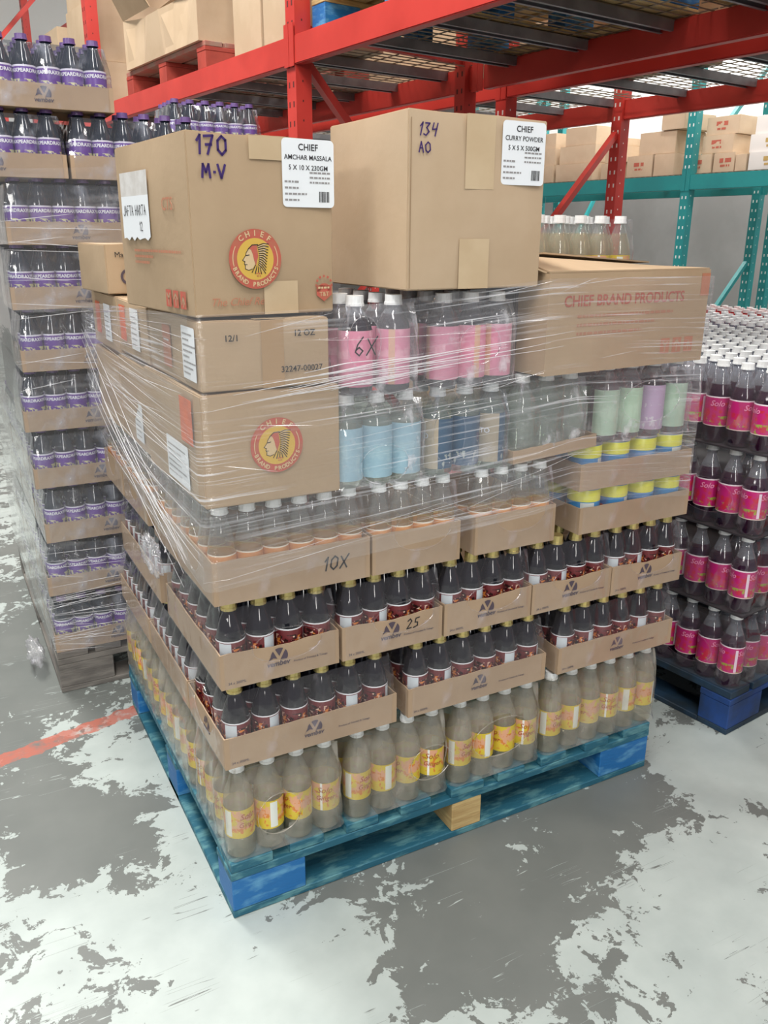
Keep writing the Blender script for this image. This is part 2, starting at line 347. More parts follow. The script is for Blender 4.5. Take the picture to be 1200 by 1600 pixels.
# ------------------------------------------------------------------ cartons
def carton_bm(w, d, h, bulge=.004, seed=0, n=8, sag=0, noise_a=.0015):
    bm = bmesh.new(); r = random.Random(seed); ph = [r.uniform(0, 6) for _ in range(6)]
    rad = .006
    def pt(i, j, k):
        x, y, z = i*w, j*d, k*h
        bx_, by_, bz_ = 4*i*(1-i), 4*j*(1-j), 4*k*(1-k)
        if i in (0, 1): x += (1 if i else -1)*(bulge*by_*bz_ + noise_a*math.sin(ph[0]+6*j+4*k)*by_*bz_)
        if j in (0, 1): y += (1 if j else -1)*(bulge*bx_*bz_ + noise_a*math.sin(ph[1]+7*i+5*k)*bx_*bz_)
        if k == 1: z += (sag*bx_*by_) + noise_a*math.sin(ph[2]+9*i+3*j)*.8
        return (x, y, z)
    cache = {}
    def V(i, j, k):
        key = (round(i, 4), round(j, 4), round(k, 4))
        if key not in cache: cache[key] = bm.verts.new(pt(i, j, k))
        return cache[key]
    g = [q/n for q in range(n+1)]
    for a in range(n):
        for b in range(n):
            u0, u1, v0, v1 = g[a], g[a+1], g[b], g[b+1]
            for s in (0, 1):
                bm.faces.new((V(s, u0, v0), V(s, u1, v0), V(s, u1, v1), V(s, u0, v1)))
                bm.faces.new((V(u0, s, v0), V(u1, s, v0), V(u1, s, v1), V(u0, s, v1)))
                bm.faces.new((V(u0, v0, s), V(u1, v0, s), V(u1, v1, s), V(u0, v1, s)))
    for f in bm.faces: f.smooth = True
    bmesh.ops.recalc_face_normals(bm, faces=bm.faces)
    ed = [e for e in bm.edges if len(e.link_faces) == 2 and e.calc_face_angle(0) > 1.2]
    bmesh.ops.bevel(bm, geom=ed, offset=.0022, segments=2, affect='EDGES')
    return bm
def carton(label, x, y, z, w, d, h, yaw=0, mat=None, bulge=.004, seed=0, group=None, cat='box', tape=True, name='cardboard_box'):
    t = empty(name, (x, y, z), R(yaw)); tag(t, label, cat, group)
    link('carton_body', carton_bm(w, d, h, bulge, seed), mat or CARD, t)
    if tape:
        link('packing_tape', bx((w*.42, w*.42+.06, .004, d-.004, h+.0005, h+.0012)), TAPE, t)
    return t
def strip(parent, face, dims, x0, x1, z0, z1, mat=TAPE, off=.0032, name='packing_tape', taper=0):
    bm = bmesh.new(); n = 6
    for k in range(n):
        a, b = z0+(z1-z0)*k/n, z0+(z1-z0)*(k+1)/n
        poly(bm, [(x0, a), (x1, a), (x1, b), (x0, b)])
    return flat(name, bm, mat, parent, face, dims, 0, 0, off)
def icon_trio(s, n=3):
    bm = bmesh.new()
    for k in range(n):
        x = k*s*1.35
        poly(bm, [(x, 0), (x+s, 0), (x+s, s*1.15), (x, s*1.15)], 0)
        ribbon(bm, [(x+.5*s, .15*s), (x+.5*s, .6*s)], s*.12, 1, .0003)
        if k == 0: ribbon(bm, [(x+.25*s, .9*s), (x+.5*s, .55*s), (x+.75*s, .9*s)], s*.14, 1, .0003)
        if k == 1: ribbon(bm, [(x+.2*s, .6*s), (x+.5*s, .95*s), (x+.8*s, .6*s)], s*.14, 1, .0003)
        if k == 2: ribbon(bm, [(x+.2*s, .3*s), (x+.5*s, .8*s), (x+.8*s, .3*s)], s*.10, 1, .0003)
    return bm
def ship_label(lines, w=.104, h=.112):
    bm = bmesh.new(); rrect(bm, 0, w, 0, h, .008, 0)
    y = h-.014
    for s_, sz, b in lines:
        merge(bm, text_bm(s_, sz, extrude=.0001, bold=b), tr(w/2, y, .0004), 1); y -= .0165
    for k in range(3): dashes(bm, w*.52, h*.50-k*.008, w*.40, .003, 2, 5+k, .0004)
    for k in range(4): dashes(bm, w*.04, h*.36-k*.010, w*(.28 if k != 2 else .42), .0032, 2, 9+k, .0004)
    x = w*.70; r = random.Random(5)
    while x < w*.90:
        b = r.choice((.0005, .001, .0016)); poly(bm, [(x, h*.08), (x+b, h*.08), (x+b, h*.24), (x, h*.24)], 1, .0004); x += b+r.choice((.0006, .001))
    return bm

# ------------------------------------------------------------------ bottles
def bend_text(bm_l, s, size, r, zc, mi, ang=0, bold=0, shear=0):
    t = text_bm(s, size, extrude=.0, bold=bold, shear=shear, res=2)
    for v in t.verts:
        a = ang + v.co.x/r; z = zc+v.co.y
        v.co = Vector((r*math.cos(a), r*math.sin(a), z))
    merge(bm_l, t, None, mi)
BK = {}
def bottle_kind(key, name, prof, body_mats, mis, cap, capr, capz, capm, lz0, lz1, lr, lmat, texts=(), seg=20, ribs=True, extra=None):
    bm, rings = lathe(prof, seg, mis); bm.faces.new(rings[0][::-1]); bm.faces.new(rings[-1])
    body = mesh_from(bm, name, body_mats)
    n = 24; capbm = bmesh.new(); z0, z1 = capz
    for zz0, zz1, rr in ((z0, z0+(z1-z0)*.28, capr*1.07), (z0+(z1-z0)*.28, z1, capr)):
        a = [capbm.verts.new((rr*(1+(.035 if k % 2 else 0))*math.cos(2*math.pi*k/n), rr*(1+(.035 if k % 2 else 0))*math.sin(2*math.pi*k/n), zz0)) for k in range(n)]
        b = [capbm.verts.new((rr*math.cos(2*math.pi*k/n), rr*math.sin(2*math.pi*k/n), zz1)) for k in range(n)]
        for k in range(n): capbm.faces.new((a[k], a[(k+1) % n], b[(k+1) % n], b[k]))
        capbm.faces.new(b)
    capme = mesh_from(capbm, 'cap', [capm])
    lme = None
    if lmat:
        lb, _ = lathe([(lr, lz0), (lr, lz0+(lz1-lz0)*.05), (lr, lz1-(lz1-lz0)*.05), (lr, lz1)], seg, uvm=True)
        for (s_, size, zc, mi, ang, bold, shear) in texts: bend_text(lb, s_, size, lr+.0005, zc, mi, ang, bold, shear)
        lme = mesh_from(lb, 'label', [lmat]+list(extra or []), recalc=False)
    BK[key] = (name, body, capme, lme)
ALLB = 0
def bottle(key, x, y, z, rot, label, cat, group, parent_rot=None):
    name, body, capme, lme = BK[key]
    o = inst(name, body, None, (x, y, z), rot); inst('cap', capme, o)
    if lme: inst('label', lme, o)
    tag(o, label, cat, group); return o
T = .178
COLA_L = label_mat('maroon_cola_label', (.14, .018, .022), [(0.08, .22, .05, .93, (.55, .6, .64)), (-1, 2, .955, 2, (.75, .75, .78))],
                   [((.02, .005, .005), 3.0, .52, .56, 0, .8), ((.62, .20, .04), 2.2, .57, .62, 0, .74), ((.70, .50, .38), 4.2, .60, .63, .3, .8)])
bottle_kind('cola', 'cola_bottle', [(.024, 0), (.0295, .004), (.0295, .085), (.028, .10), (.022, .125), (.0150, .143), (.0125, .150), (.013, .165)], [COLA], None,
            None, .0150, (.153, .174), GOLD_CAP, .028, .094, .0300, COLA_L)
GING_L = label_mat('yellow_ginger_label', (.62, .47, .04), [(.05, .13, .05, .95, (.7, .72, .66)), (.62, .645, .0, 1, (.8, .8, .75))],
                   [((.66, .34, .20), 1.3, .47, .52, .30, .98), ((.60, .20, .03), 2.6, .54, .60, .1, .7)])
RPRINT = M('rust_print', (.38, .07, .03), .5)
bottle_kind('ginger', 'ginger_soda_bottle', [(.027, 0), (.0325, .005), (.0325, .132), (.030, .150), (.020, .178), (.0135, .196), (.013, .212)], [GINGER, CLEAR], [0, 0, 0, 0, 1, 1],
            None, .0155, (.203, .222), WHITE_CAP, .052, .122, .0331, GING_L, texts=[('Solo', .020, .104, 1, a, .0001, .3) for a in (1.9, 4.2)]+[('Ginger', .0165, .084, 1, a, .0001, .25) for a in (1.95, 4.25)], extra=[RPRINT])
ORNG_L = label_mat('orange_soda_label', (.66, .29, .09), [(-1, 2, .955, 2, (.80, .72, .60))], [((.45, .10, .03), 3, .54, .58, 0, .75)])
bottle_kind('orange', 'clear_soda_bottle', [(.023, 0), (.0275, .004), (.0275, .092), (.026, .112), (.019, .142), (.0135, .160), (.0125, .178)], [AMBER, CLEAR], [0, 0, 0, 1, 1, 1],
            None, .0150, (.170, .186), WHITE_CAP, .030, .094, .0280, ORNG_L)
PEAR_L = label_mat('purple_pear_label', (.13, .045, .30), [(-1, 2, .92, 2, (.70, .68, .78))], [((.62, .60, .34), 2.4, .48, .52, 0, .38)])
bottle_kind('pear', 'pear_drink_bottle', [(.024, 0), (.0295, .004), (.0295, .092), (.0275, .108), (.021, .130), (.0145, .150), (.0125, .166)], [M('dark_blue_black_glass', (.010, .014, .024), .1, spec=.6, coat=.3)], None,
            None, .0150, (.162, .176), PURPLE_CAP, .045, .100, .0300, PEAR_L, texts=[('PEARDRAX', .0125, .086, 1, a, .0004, 0) for a in (0, 2.1, 4.2)], extra=[M('white_print', (.8, .8, .85), .5)])
WPRINT = MATS['white_print']
PINKM = label_mat('magenta_sorrel_label', (.46, .014, .15), [(.30, .335, .05, .9, (.75, .6, .7)), (-1, 2, .955, 2, (.8, .7, .75)), (-1, 2, -1, .03, (.7, .55, .5))],
                  [((.30, .34, .04), 2.5, .55, .62, 0, .35), ((.50, .02, .05), 1.7, .5, .6, .1, .8)])
bottle_kind('sorrel', 'sorrel_drink_bottle', [(.029, 0), (.0355, .006), (.0355, .13), (.034, .145), (.026, .165), (.015, .195), (.0135, .215)], [DARKPET, CLEAR_AIR], [0, 0, 0, 0, 1, 1],
            None, .0165, (.213, .230), WHITE_CAP, .048, .132, .0361, PINKM, texts=[('Solo', .022, .112, 1, a, .0004, .3) for a in (0.5, 2.6, 4.6)], extra=[M('pale_pink_print', (.72, .25, .42), .5)])
def stout(key, name, lmat, liquid, neck, texts=(), extra=None, fill=3):
    bottle_kind(key, name, [(.028, 0), (.0335, .006), (.0335, .118), (.031, .132), (.0215, .150), (.0145, .160), (.0138, .170)], [liquid, neck], [0, 0, 0, 0, 1, 1],
                None, .0165, (.166, .185), WHITE_CAP, .016, .122, .0341, lmat, texts, extra=extra)
PK = (.72, .26, .38)
stout('pink', 'pink_label_soda_bottle', label_mat('pink_label', PK, [(.38, .62, -1, 2, (.06, .02, .03)), (.8, .86, -1, 2, (.70, .42, .30))], [((.80, .40, .50), 1.5, .5, .6, .5, 1)]), DARKPLUM, CLEAR_AIR)
stout('blue', 'pale_blue_label_soda_bottle', label_mat('pale_blue_label', (.30, .50, .60), [(.40, .62, -1, 2, (.36, .40, .36))], [((.36, .56, .64), 1.5, .5, .6, 0, 1)]), GREENISH, CLEAR)
stout('navy', 'navy_label_soda_bottle', label_mat('navy_label', (.03, .09, .17), [(.72, .93, -1, 2, (.46, .38, .27))], [((.42, .46, .44), 3.0, .60, .64, 0, .5)]), GREENISH, CLEAR,
      [('MOJITO', .016, .085, 1, a, .0004, 0) for a in (2.6, 4.4)], [WPRINT])
stout('clear', 'plain_clear_soda_bottle', None, GREENISH, CLEAR)
stout('green', 'pale_green_label_soda_bottle', label_mat('pale_green_label', (.40, .56, .42), [(.36, .60, -1, 2, (.08, .07, .08))], [((.46, .62, .48), 1.5, .5, .6, 0, 1)]), DARKPLUM, CLEAR_AIR)
stout('lilac', 'lilac_label_soda_bottle', label_mat('lilac_label', (.46, .34, .50), [(.36, .60, -1, 2, (.08, .07, .08))], [((.60, .55, .62), 3.0, .6, .64, 0, .6)]), DARKPLUM, CLEAR_AIR)
bottle_kind('water', 'clear_water_bottle', BKW := [(.029, 0), (.0355, .006), (.0355, .13), (.034, .145), (.026, .165), (.015, .195), (.0135, .215)], [CLEAR_AIR], None, None, .0165, (.213, .230), M('bright_white_cap', (.9, .92, .92), .4), 0, 0, 0, None, seg=14)
bottle_kind('redpop', 'red_soda_bottle', BKW, [M('red_drink', (.62, .05, .05), .2)], None, None, .0165, (.213, .230), MATS['bright_white_cap'], 0, 0, 0, None, seg=14)
# can
canb, crings = lathe([(.036, 0), (.0395, .003), (.0395, .103), (.037, .106), (.037, .104), (.002, .104)], 24, uvm=True); canb.faces.new(crings[0][::-1])
CAN_ME = mesh_from(canb, 'food_can', [label_mat('blue_yellow_can', (.02, .22, .52), [(.12, .26, .08, .66, (.6, .64, .62)), (-1, 2, .68, .96, (.66, .66, .06)), (-1, 2, .97, 2, (.6, .58, .5))], [((.62, .14, .07), 2.0, .55, .6, .1, .5)])])
canl, _ = lathe([(.0398, .101), (.0398, .1055), (.037, .1065), (.036, .1045)], 24); LID_ME = mesh_from(canl, 'rim', [GALV])

# ------------------------------------------------------------------ trays and films
def tray_mesh(w, d, h, mat=CARD2, thick=.0028, seed=0, dip=0.0):
    bm = bmesh.new(); r = random.Random(seed); n = 14
    def loop(off, z0, top):
        pts = []
        for (ax, ay), (bx_, by_) in (((0, 0), (w, 0)), ((w, 0), (w, d)), ((w, d), (0, d)), ((0, d), (0, 0))):
            for k in range(n):
                t = k/n; x, y = ax+(bx_-ax)*t, ay+(by_-ay)*t
                x = min(max(x, off), w-off); y = min(max(y, off), d-off)
                zz = z0 + ((-.0016*abs(math.sin(k*2.1+seed)) - dip*math.exp(-((t-.5)/.22)**2)) if top else 0)
                pts.append(bm.verts.new((x, y, zz)))
        return pts
    ob, ot, it, ib = loop(0, 0, False), loop(0, h, True), loop(thick, h, True), loop(thick, .003, False)
    for a, b in ((ob, ot), (ot, it), (it, ib)):
        for k in range(len(a)): bm.faces.new((a[k], a[(k+1) % len(a)], b[(k+1) % len(b)], b[k]))
    bm.faces.new(ob[::-1]); bm.faces.new(ib)
    return bm
def shrink_bm(w, d, z0, zt, zs, z1, nx, ny, holes=(), amp=.0016, lean=.012, out=.0022, seed=0, top=False, neck=0):
    """film shell hugging a w x d pack; holes: (side, centre fraction, centre z, half width, half height)"""
    bm = bmesh.new(); r = random.Random(seed); ph = r.uniform(0, 6)
    cols = []; seg = 26
    sides = [('front', (0, 0), (1, 0), (0, -1), nx, w), ('right', (1, 0), (1, 1), (1, 0), ny, d), ('back', (1, 1), (0, 1), (0, 1), nx, w), ('left', (0, 1), (0, 0), (-1, 0), ny, d)]
    for nm, a, b, nrm, cnt, ln in sides:
        for k in range(seg):
            t = k/seg; cols.append((nm, t, a[0]+(b[0]-a[0])*t, a[1]+(b[1]-a[1])*t, nrm, cnt, ln))
    m = 16; zs_ = [z0+(z1-z0)*i/m for i in range(m+1)]
    rows = []
    for z in zs_:
        row = []
        for nm, t, fx, fy, nrm, cnt, ln in cols:
            px, py = fx*w, fy*d
            cr = min(t, 1-t)*ln
            o = out
            if cr < .012: o = out - .006*(1-cr/.012)
            if z > zt:
                sc = abs(math.cos(math.pi*t*cnt))
                o += -amp*sc*1.5 + amp*.6*math.sin(9*t+z*60+ph)
                if z > zs: o -= lean*((z-zs)/(z1-zs+1e-9))**1.3
            cx, cy = px-w/2, py-d/2
            if cr < .012 and t < .5:                                   # rounded corner: push along the diagonal
                x = px + (o*(-1 if fx < .5 else 1)); y = py + (o*(-1 if fy < .5 else 1))
            else: x, y = px+nrm[0]*o, py+nrm[1]*o
            row.append(bm.verts.new((x, y, z)))
        rows.append(row)
    N_ = len(cols)
    for i in range(m):
        for k in range(N_):
            nm, t, *_, ln = cols[k]; tc = t+.5/seg; zc = (zs_[i]+zs_[i+1])/2
            if any(h[0] == nm and ((tc-h[1])*ln/h[3])**2+((zc-h[2])/h[4])**2 < 1 for h in holes): continue
            f = bm.faces.new((rows[i][k], rows[i][(k+1) % N_], rows[i+1][(k+1) % N_], rows[i+1][k])); f.smooth = True
    if top: bm.faces.new(rows[-1])
    if holes:                                                        # rolled rim of the film round each opening
        for h in holes:
            pts = []
            for k in range(25):
                a = 2*math.pi*k/24; t = h[1]+h[3]/1*math.cos(a)/(w if h[0] in ('front', 'back') else d); z = h[2]+h[4]*math.sin(a)
                e = out+.0012
                if h[0] == 'front': pts.append((t*w, -e, z))
                if h[0] == 'left': pts.append((-e, (1-t)*d, z))
            if pts: add_tube(bm, pts, .0011, 5)
    return bm
ORD = ['first', 'second', 'third', 'fourth', 'fifth', 'sixth', 'seventh', 'eighth', 'ninth', 'tenth', 'eleventh', 'twelfth', 'thirteenth', 'fourteenth', 'fifteenth', 'sixteenth', 'seventeenth', 'eighteenth']
def bottles_in(key, what, cat, x, y, z, w, d, nx, ny, place, group, rows=2, cols=1, ang=0, skip=None, face_rot=None, hmax=None, frame=None):
    """bottles of a pack: the front `rows` rows and the left `cols` columns"""
    px, py = w/nx, d/ny
    for j in range(ny):
        for i in range(nx):
            if j >= rows and i >= cols: continue
            if skip and skip(i, j): continue
            X, Y = x+(i+.5)*px, y+(j+.5)*py
            if j == 0: pos = '%s from left in front of' % ORD[i]
            elif i == 0: pos = '%s back along left side of' % ORD[j]
            else: pos = '%s from left, %s row of' % (ORD[i], ORD[j])
            if ang: a = ang
            else: a = 0
            if frame: X, Y = frame(X, Y)
            k = key[i % len(key)] if isinstance(key, list) else key
            rot = face_rot(i, j) if face_rot else rnd.choice((0, .5, 1.1, 1.9, 2.6, 3.4, 4.2, 5.0, 5.7))
            wh = what[i % len(what)] if isinstance(what, list) else what
            bottle(k, X, Y, z, rot, '%s, %s %s' % (wh, pos, place), cat, group)
def tray_thing(label, x, y, z, w, d, h, nx, ny, bh, group, film=FILM, holes=(), logo=None, small=True, mat=CARD2, seed=0, rz=0, writing=None, dip=0, logo_left=None, name='cardboard_tray', filmon=True, zs=None, top=False):
    t = empty(name, (x, y, z), rz); tag(t, label, 'tray', group)
    link('tray_wall', tray_mesh(w, d, h, mat, seed=seed, dip=dip), mat, t)
    if filmon:
        link('shrink_wrap', shrink_bm(w, d, .001, h+.004, zs or h+(bh-h)*.30, bh-.014, nx, ny, [(s, c, zz, a, b) for s, c, zz, a, b in holes], seed=seed, top=top), film, t, recalc=True)
    dm = (w, d, h)
    if logo: flat('printed_logo', vem_logo(logo[1]), LOGO_INK, t, 'front', dm, logo[0], logo[2] if len(logo) > 2 else h*.62)
    if logo_left: flat('printed_logo', vem_logo(logo_left[1]), LOGO_INK, t, 'left', dm, logo_left[0], h*.62)
    if small:
        flat('printed_text', text_bm('24 x 300ML', .0078, extrude=.0001, align='LEFT'), LOGO_INK, t, 'front', dm, .014, .012)
        flat('printed_text', text_bm('Product of Trinidad & Tobago', .0062, extrude=.0001, align='LEFT'), LOGO_INK, t, 'front', dm, w*.64 if w > .3 else w*.60, .030)
    if writing: flat('pen_writing', strokes(writing[0], writing[1], writing[1]*.12, slant=.15), BLK_INK, t, 'front', dm, writing[2], writing[3])
    return t

# =================================================================== SETTING
def floor_mat():
    m, t, N, L = nt('worn_painted_concrete'); p = N['Principled BSDF']
    geo = N.new('ShaderNodeNewGeometry').outputs['Position']
    big = noise(N, L, geo, 2.1, 7, .62, .35)
    fine = noise(N, L, mapping(N, L, geo, (1, 1, 1), loc=(3, 1, 0)), 13, 6, .65, .8)
    edge = noise(N, L, geo, 70, 4, .6)
    mid = noise(N, L, mapping(N, L, geo, (1, 1, 1), loc=(7, 2, 0)), 5.5, 6, .62, .6)
    v = math_(N, L, 'MULTIPLY_ADD', big, .60, -.955); v = math_(N, L, 'MULTIPLY_ADD', fine, .95, v); v = math_(N, L, 'MULTIPLY_ADD', mid, .80, v); v = math_(N, L, 'MULTIPLY_ADD', edge, .28, v)
    # where the paint has been worn away (negative) or is still sound (positive)
    spots = [((-.27, .52), .26, -.24), ((-.27, .37), .14, -.16), ((.62, -.17), .34, -.26), ((.35, -.36), .14, -.10), ((.95, -.06), .22, -.15), ((1.12, -.15), .13, -.12),
             ((-.05, .66), .17, .22), ((.06, .34), .16, .22), ((-.10, .02), .20, .16), ((.0, -.22), .22, .16), ((1.38, -.07), .18, .22), ((.85, -.55), .30, .16), ((1.04, -.32), .2, .18),
             ((-.35, 1.25), .38, -.18), ((-.6, 1.8), .8, -.16), ((-.27, .2), .14, .10), ((2.4, -.4), .8, .1), ((.15, -.75), .3, .1)]
    for (cx, cy), r, amt in spots:
        d = N.new('ShaderNodeVectorMath'); d.operation = 'DISTANCE'; L.new(geo, d.inputs[0]); d.inputs[1].default_value = (cx, cy, 0)
        g = N.new('ShaderNodeMapRange'); g.interpolation_type = 'SMOOTHERSTEP'; g.inputs[1].default_value = 0; g.inputs[2].default_value = r*1.5; g.inputs[3].default_value = amt; g.inputs[4].default_value = 0
        L.new(d.outputs['Value'], g.inputs[0]); v = math_(N, L, 'ADD', v, g.outputs[0])
    fac = ramp(N, L, v, .340, .350)
    # long thin scratches
    for rot, sc, th in ((.9, 2.2, .012), (2.3, 1.7, .010), (.2, 3.0, .008)):
        w = N.new('ShaderNodeTexNoise'); w.inputs['Scale'].default_value = 1; w.inputs['Detail'].default_value = 3
        L.new(mapping(N, L, geo, (sc*.35, sc*9, 1), (0, 0, rot)), w.inputs['Vector'])
        s = math_(N, L, 'LESS_THAN', math_(N, L, 'ABSOLUTE', math_(N, L, 'SUBTRACT', w.outputs[0], .5)), th*.2)
        gate = ramp(N, L, noise(N, L, mapping(N, L, geo, (1, 1, 1), loc=(rot*5, 0, 0)), 5, 3), .60, .63)
        sg = math_(N, L, 'MULTIPLY', s, gate); fac = math_(N, L, 'ABSOLUTE', math_(N, L, 'SUBTRACT', fac, sg))
    conc = mixc(N, L, noise(N, L, geo, 5, 5), (.105, .118, .112), (.185, .198, .186))
    paint = mixc(N, L, ramp(N, L, noise(N, L, geo, 7, 5), .35, .7), (.43, .485, .465), (.36, .41, .395))
    col = mixc(N, L, fac, conc, paint)
    # worn red guide line painted across the floor
    sx = N.new('ShaderNodeSeparateXYZ'); L.new(geo, sx.inputs[0])
    ang = math.atan2(.9568-.8617, -.014+.3984); nx_, ny_ = -math.sin(ang), math.cos(ang)
    c = nx_*(-.014)+ny_*.9568
    dist = math_(N, L, 'ABSOLUTE', math_(N, L, 'SUBTRACT', math_(N, L, 'ADD', math_(N, L, 'MULTIPLY', sx.outputs[0], nx_), math_(N, L, 'MULTIPLY', sx.outputs[1], ny_)), c))
    dn = math_(N, L, 'MULTIPLY_ADD', noise(N, L, geo, 22, 5), .05, dist)
    inl = math_(N, L, 'LESS_THAN', dn, .056); lft = math_(N, L, 'LESS_THAN', sx.outputs[0], .3)
    rf = math_(N, L, 'MULTIPLY', math_(N, L, 'MULTIPLY', inl, lft), ramp(N, L, noise(N, L, geo, 16, 5, .7), .30, .50))
    col = mixc(N, L, math_(N, L, 'MULTIPLY', rf, .85), col, (.43, .12, .08))
    L.new(col, p.inputs['Base Color'])
    rr = N.new('ShaderNodeMapRange'); L.new(fac, rr.inputs[0]); rr.inputs[3].default_value = .42; rr.inputs[4].default_value = .36; L.new(rr.outputs[0], p.inputs['Roughness'])
    b = N.new('ShaderNodeBump'); b.inputs['Strength'].default_value = .25; b.inputs['Distance'].default_value = .002; L.new(fac, b.inputs['Height']); L.new(b.outputs[0], p.inputs['Normal'])
    return m
tag(link('floor', bx((-6, 12, -4, 14, -.1, 0)), floor_mat()), kind='structure')
A = R(7.2)
def rk(v, u, z=0): return (v*math.cos(A)-u*math.sin(A), v*math.sin(A)+u*math.cos(A), z)
WALLM = M('grey_wall_panel', (.52, .51, .49), .7, col2=(.46, .45, .43), scale=1.5)
def rbox(name, boxes, mat, parent=None, bevel=0):
    o = link(name, bx(*boxes, bevel=bevel), mat, parent)
    if parent is None: o.rotation_euler = (0, 0, A)
    return o
w_ = rbox('wall_right', [(8.4, 8.5, -4, 14, 0, 6.5)], M('white_wall_panel', (.78, .77, .75), .7)); tag(w_, kind='structure')
w_ = rbox('wall_lower_1', [(8.34, 8.399, -4, 14, 0, 1.93)], M('dark_grey_lower_wall', (.17, .165, .16), .6, col2=(.20, .195, .19), scale=1.5)); tag(w_, kind='structure')  # darker grey layer over the lower part of the wall
w_ = rbox('wall_back', [(-6, 8.5, 13.0, 13.1, 0, 6.5)], MATS['white_wall_panel']); tag(w_, kind='structure')
tag(link('ceiling', bx((-6, 12, -4, 14, 6.5, 6.6)), M('ceiling_panel', (.6, .6, .6), .8)), kind='structure')

# =================================================================== PALLETS
def pallet(label, x, y, w, d, rz=0, group=None, blockm=BLUE_W, boardm=TEAL_W, midm=None, run='y'):
    t = empty('wooden_pallet', (x, y, 0), rz); tag(t, label, 'pallet', group)
    for j in range(3):
        for i in range(3):
            x0 = (0, w*.465, w-.17)[i]; x1 = x0+(.17, .085, .17)[i]; y0 = (0, d/2-.05, d-.10)[j]
            m = midm if (midm and i == 1) else blockm
            link('block', bx((x0, x1, y0, y0+.10, .0185, .098), bevel=.002), m, t)
    for j in range(3):
        y0 = (0, d/2-.05, d-.10)[j]
        link('bottom_board', bx((0, w, y0, y0+.10, .0, .018), bevel=.002), boardm, t)
        link('stringer_board', bx((-.002, w+.002, y0-.001, y0+.101, .0985, .1185), bevel=.002), blockm if blockm is not BLUE_W else boardm, t)
    for i in (0, 1): 
        x0 = (0, w-.10)[i]; link('bottom_board', bx((x0, x0+.10, .101, d-.101, .0, .0175), bevel=.002), boardm, t)
    n = 9; pitch = (w-.095)/(n-1)
    for i in range(n):
        bw = .095 if i in (0, n-1, 4) else .082; dx = rnd.uniform(-.004, .004) if 0 < i < n-1 else 0
        link('deck_board', bx((i*pitch+dx, i*pitch+dx+bw, -.003+rnd.uniform(0, .006), d, .119, .1425), bevel=.002), boardm, t)
    return t
pallet('blue block pallet with one raw wood block under the main stack', 0, 0, 1.2, 1.0, midm=WOOD)
PX, PY = -.187, 1.174
pallet('grey weathered pallet under the purple-label drink stack', PX, PY, 1.0, 1.2, blockm=GREYWOOD, boardm=GREYWOOD)
RX = rk(1.514, -.19)
RU0 = -.189
pallet('dark blue pallet under the magenta-label drink stack', RX[0], RX[1], 1.0, 1.2, rz=A, blockm=NAVY_W, boardm=M('black_blue_board', (.012, .04, .08), .6, col2=(.01, .02, .03), scale=8))

# =================================================================== MAIN STACK
ZP = .144
def hazy(x, w, d, z, h, nx, ny, label, y=0, holes=(), grp=None, seed=0, film=FILM_HAZY):
    t = empty('film_wrap', (x, y, z)); tag(t, label, 'film', grp)
    link('film_sheet', shrink_bm(w, d, .0, .0, h*.58, h-.014, nx, ny, holes, amp=.003, lean=.014, out=.003, seed=seed), film, t)
    return t
# --- tier 1: ginger bottles in bare film packs
g1 = 'ginger soda bottles in the bottom tier'
t1 = [(.002, .268, 4, 'left front pack'), (.284, .262, 4, 'second front pack'), (.560, .262, 4, 'third front pack'), (.838, .385, 6, 'right front pack')]
frot = lambda i, j: (-math.pi/2 + ((i*37+j*11) % 7-3)*.55)
for n_, (x0, w, nx, nm) in enumerate(t1):
    bottles_in('ginger', 'yellow-label ginger soda', 'bottle', x0, .004, ZP, w, .268, nx, 4, nm+', bottom tier', g1, rows=2, cols=1 if n_ == 0 else 0, face_rot=frot)
    hs = [('front', .52, .105, .085, .052)] if n_ == 2 else ([('front', .42, .09, .05, .05)] if n_ == 0 else ([('front', .80, .095, .055, .045)] if n_ == 1 else []))
    hazy(x0, w, .268, ZP, .228, nx, 4, 'hazy shrink film round the %s of ginger soda, bottom tier' % nm, y=.004, holes=hs, grp='shrink films of the bottom tier', seed=n_)
for n_, (y0, d, ny) in enumerate(((.285, .33, 5), (.63, .39, 6))):
    bottles_in('ginger', 'yellow-label ginger soda', 'bottle', .002, y0, ZP, .262, d, 4, ny, 'the %s left-side pack, bottom tier' % ('middle', 'rear')[n_], g1, rows=1, cols=1, face_rot=lambda i, j: math.pi+((j*5) % 7-3)*.4)
    hazy(.002, .262, d, ZP, .228, 4, ny, 'hazy shrink film round the %s left-side pack of ginger soda, bottom tier' % ('middle', 'rear')[n_], y=y0, grp='shrink films of the bottom tier', seed=5+n_,
         holes=[('left', .5, .11, .05, .055)] if n_ else [])
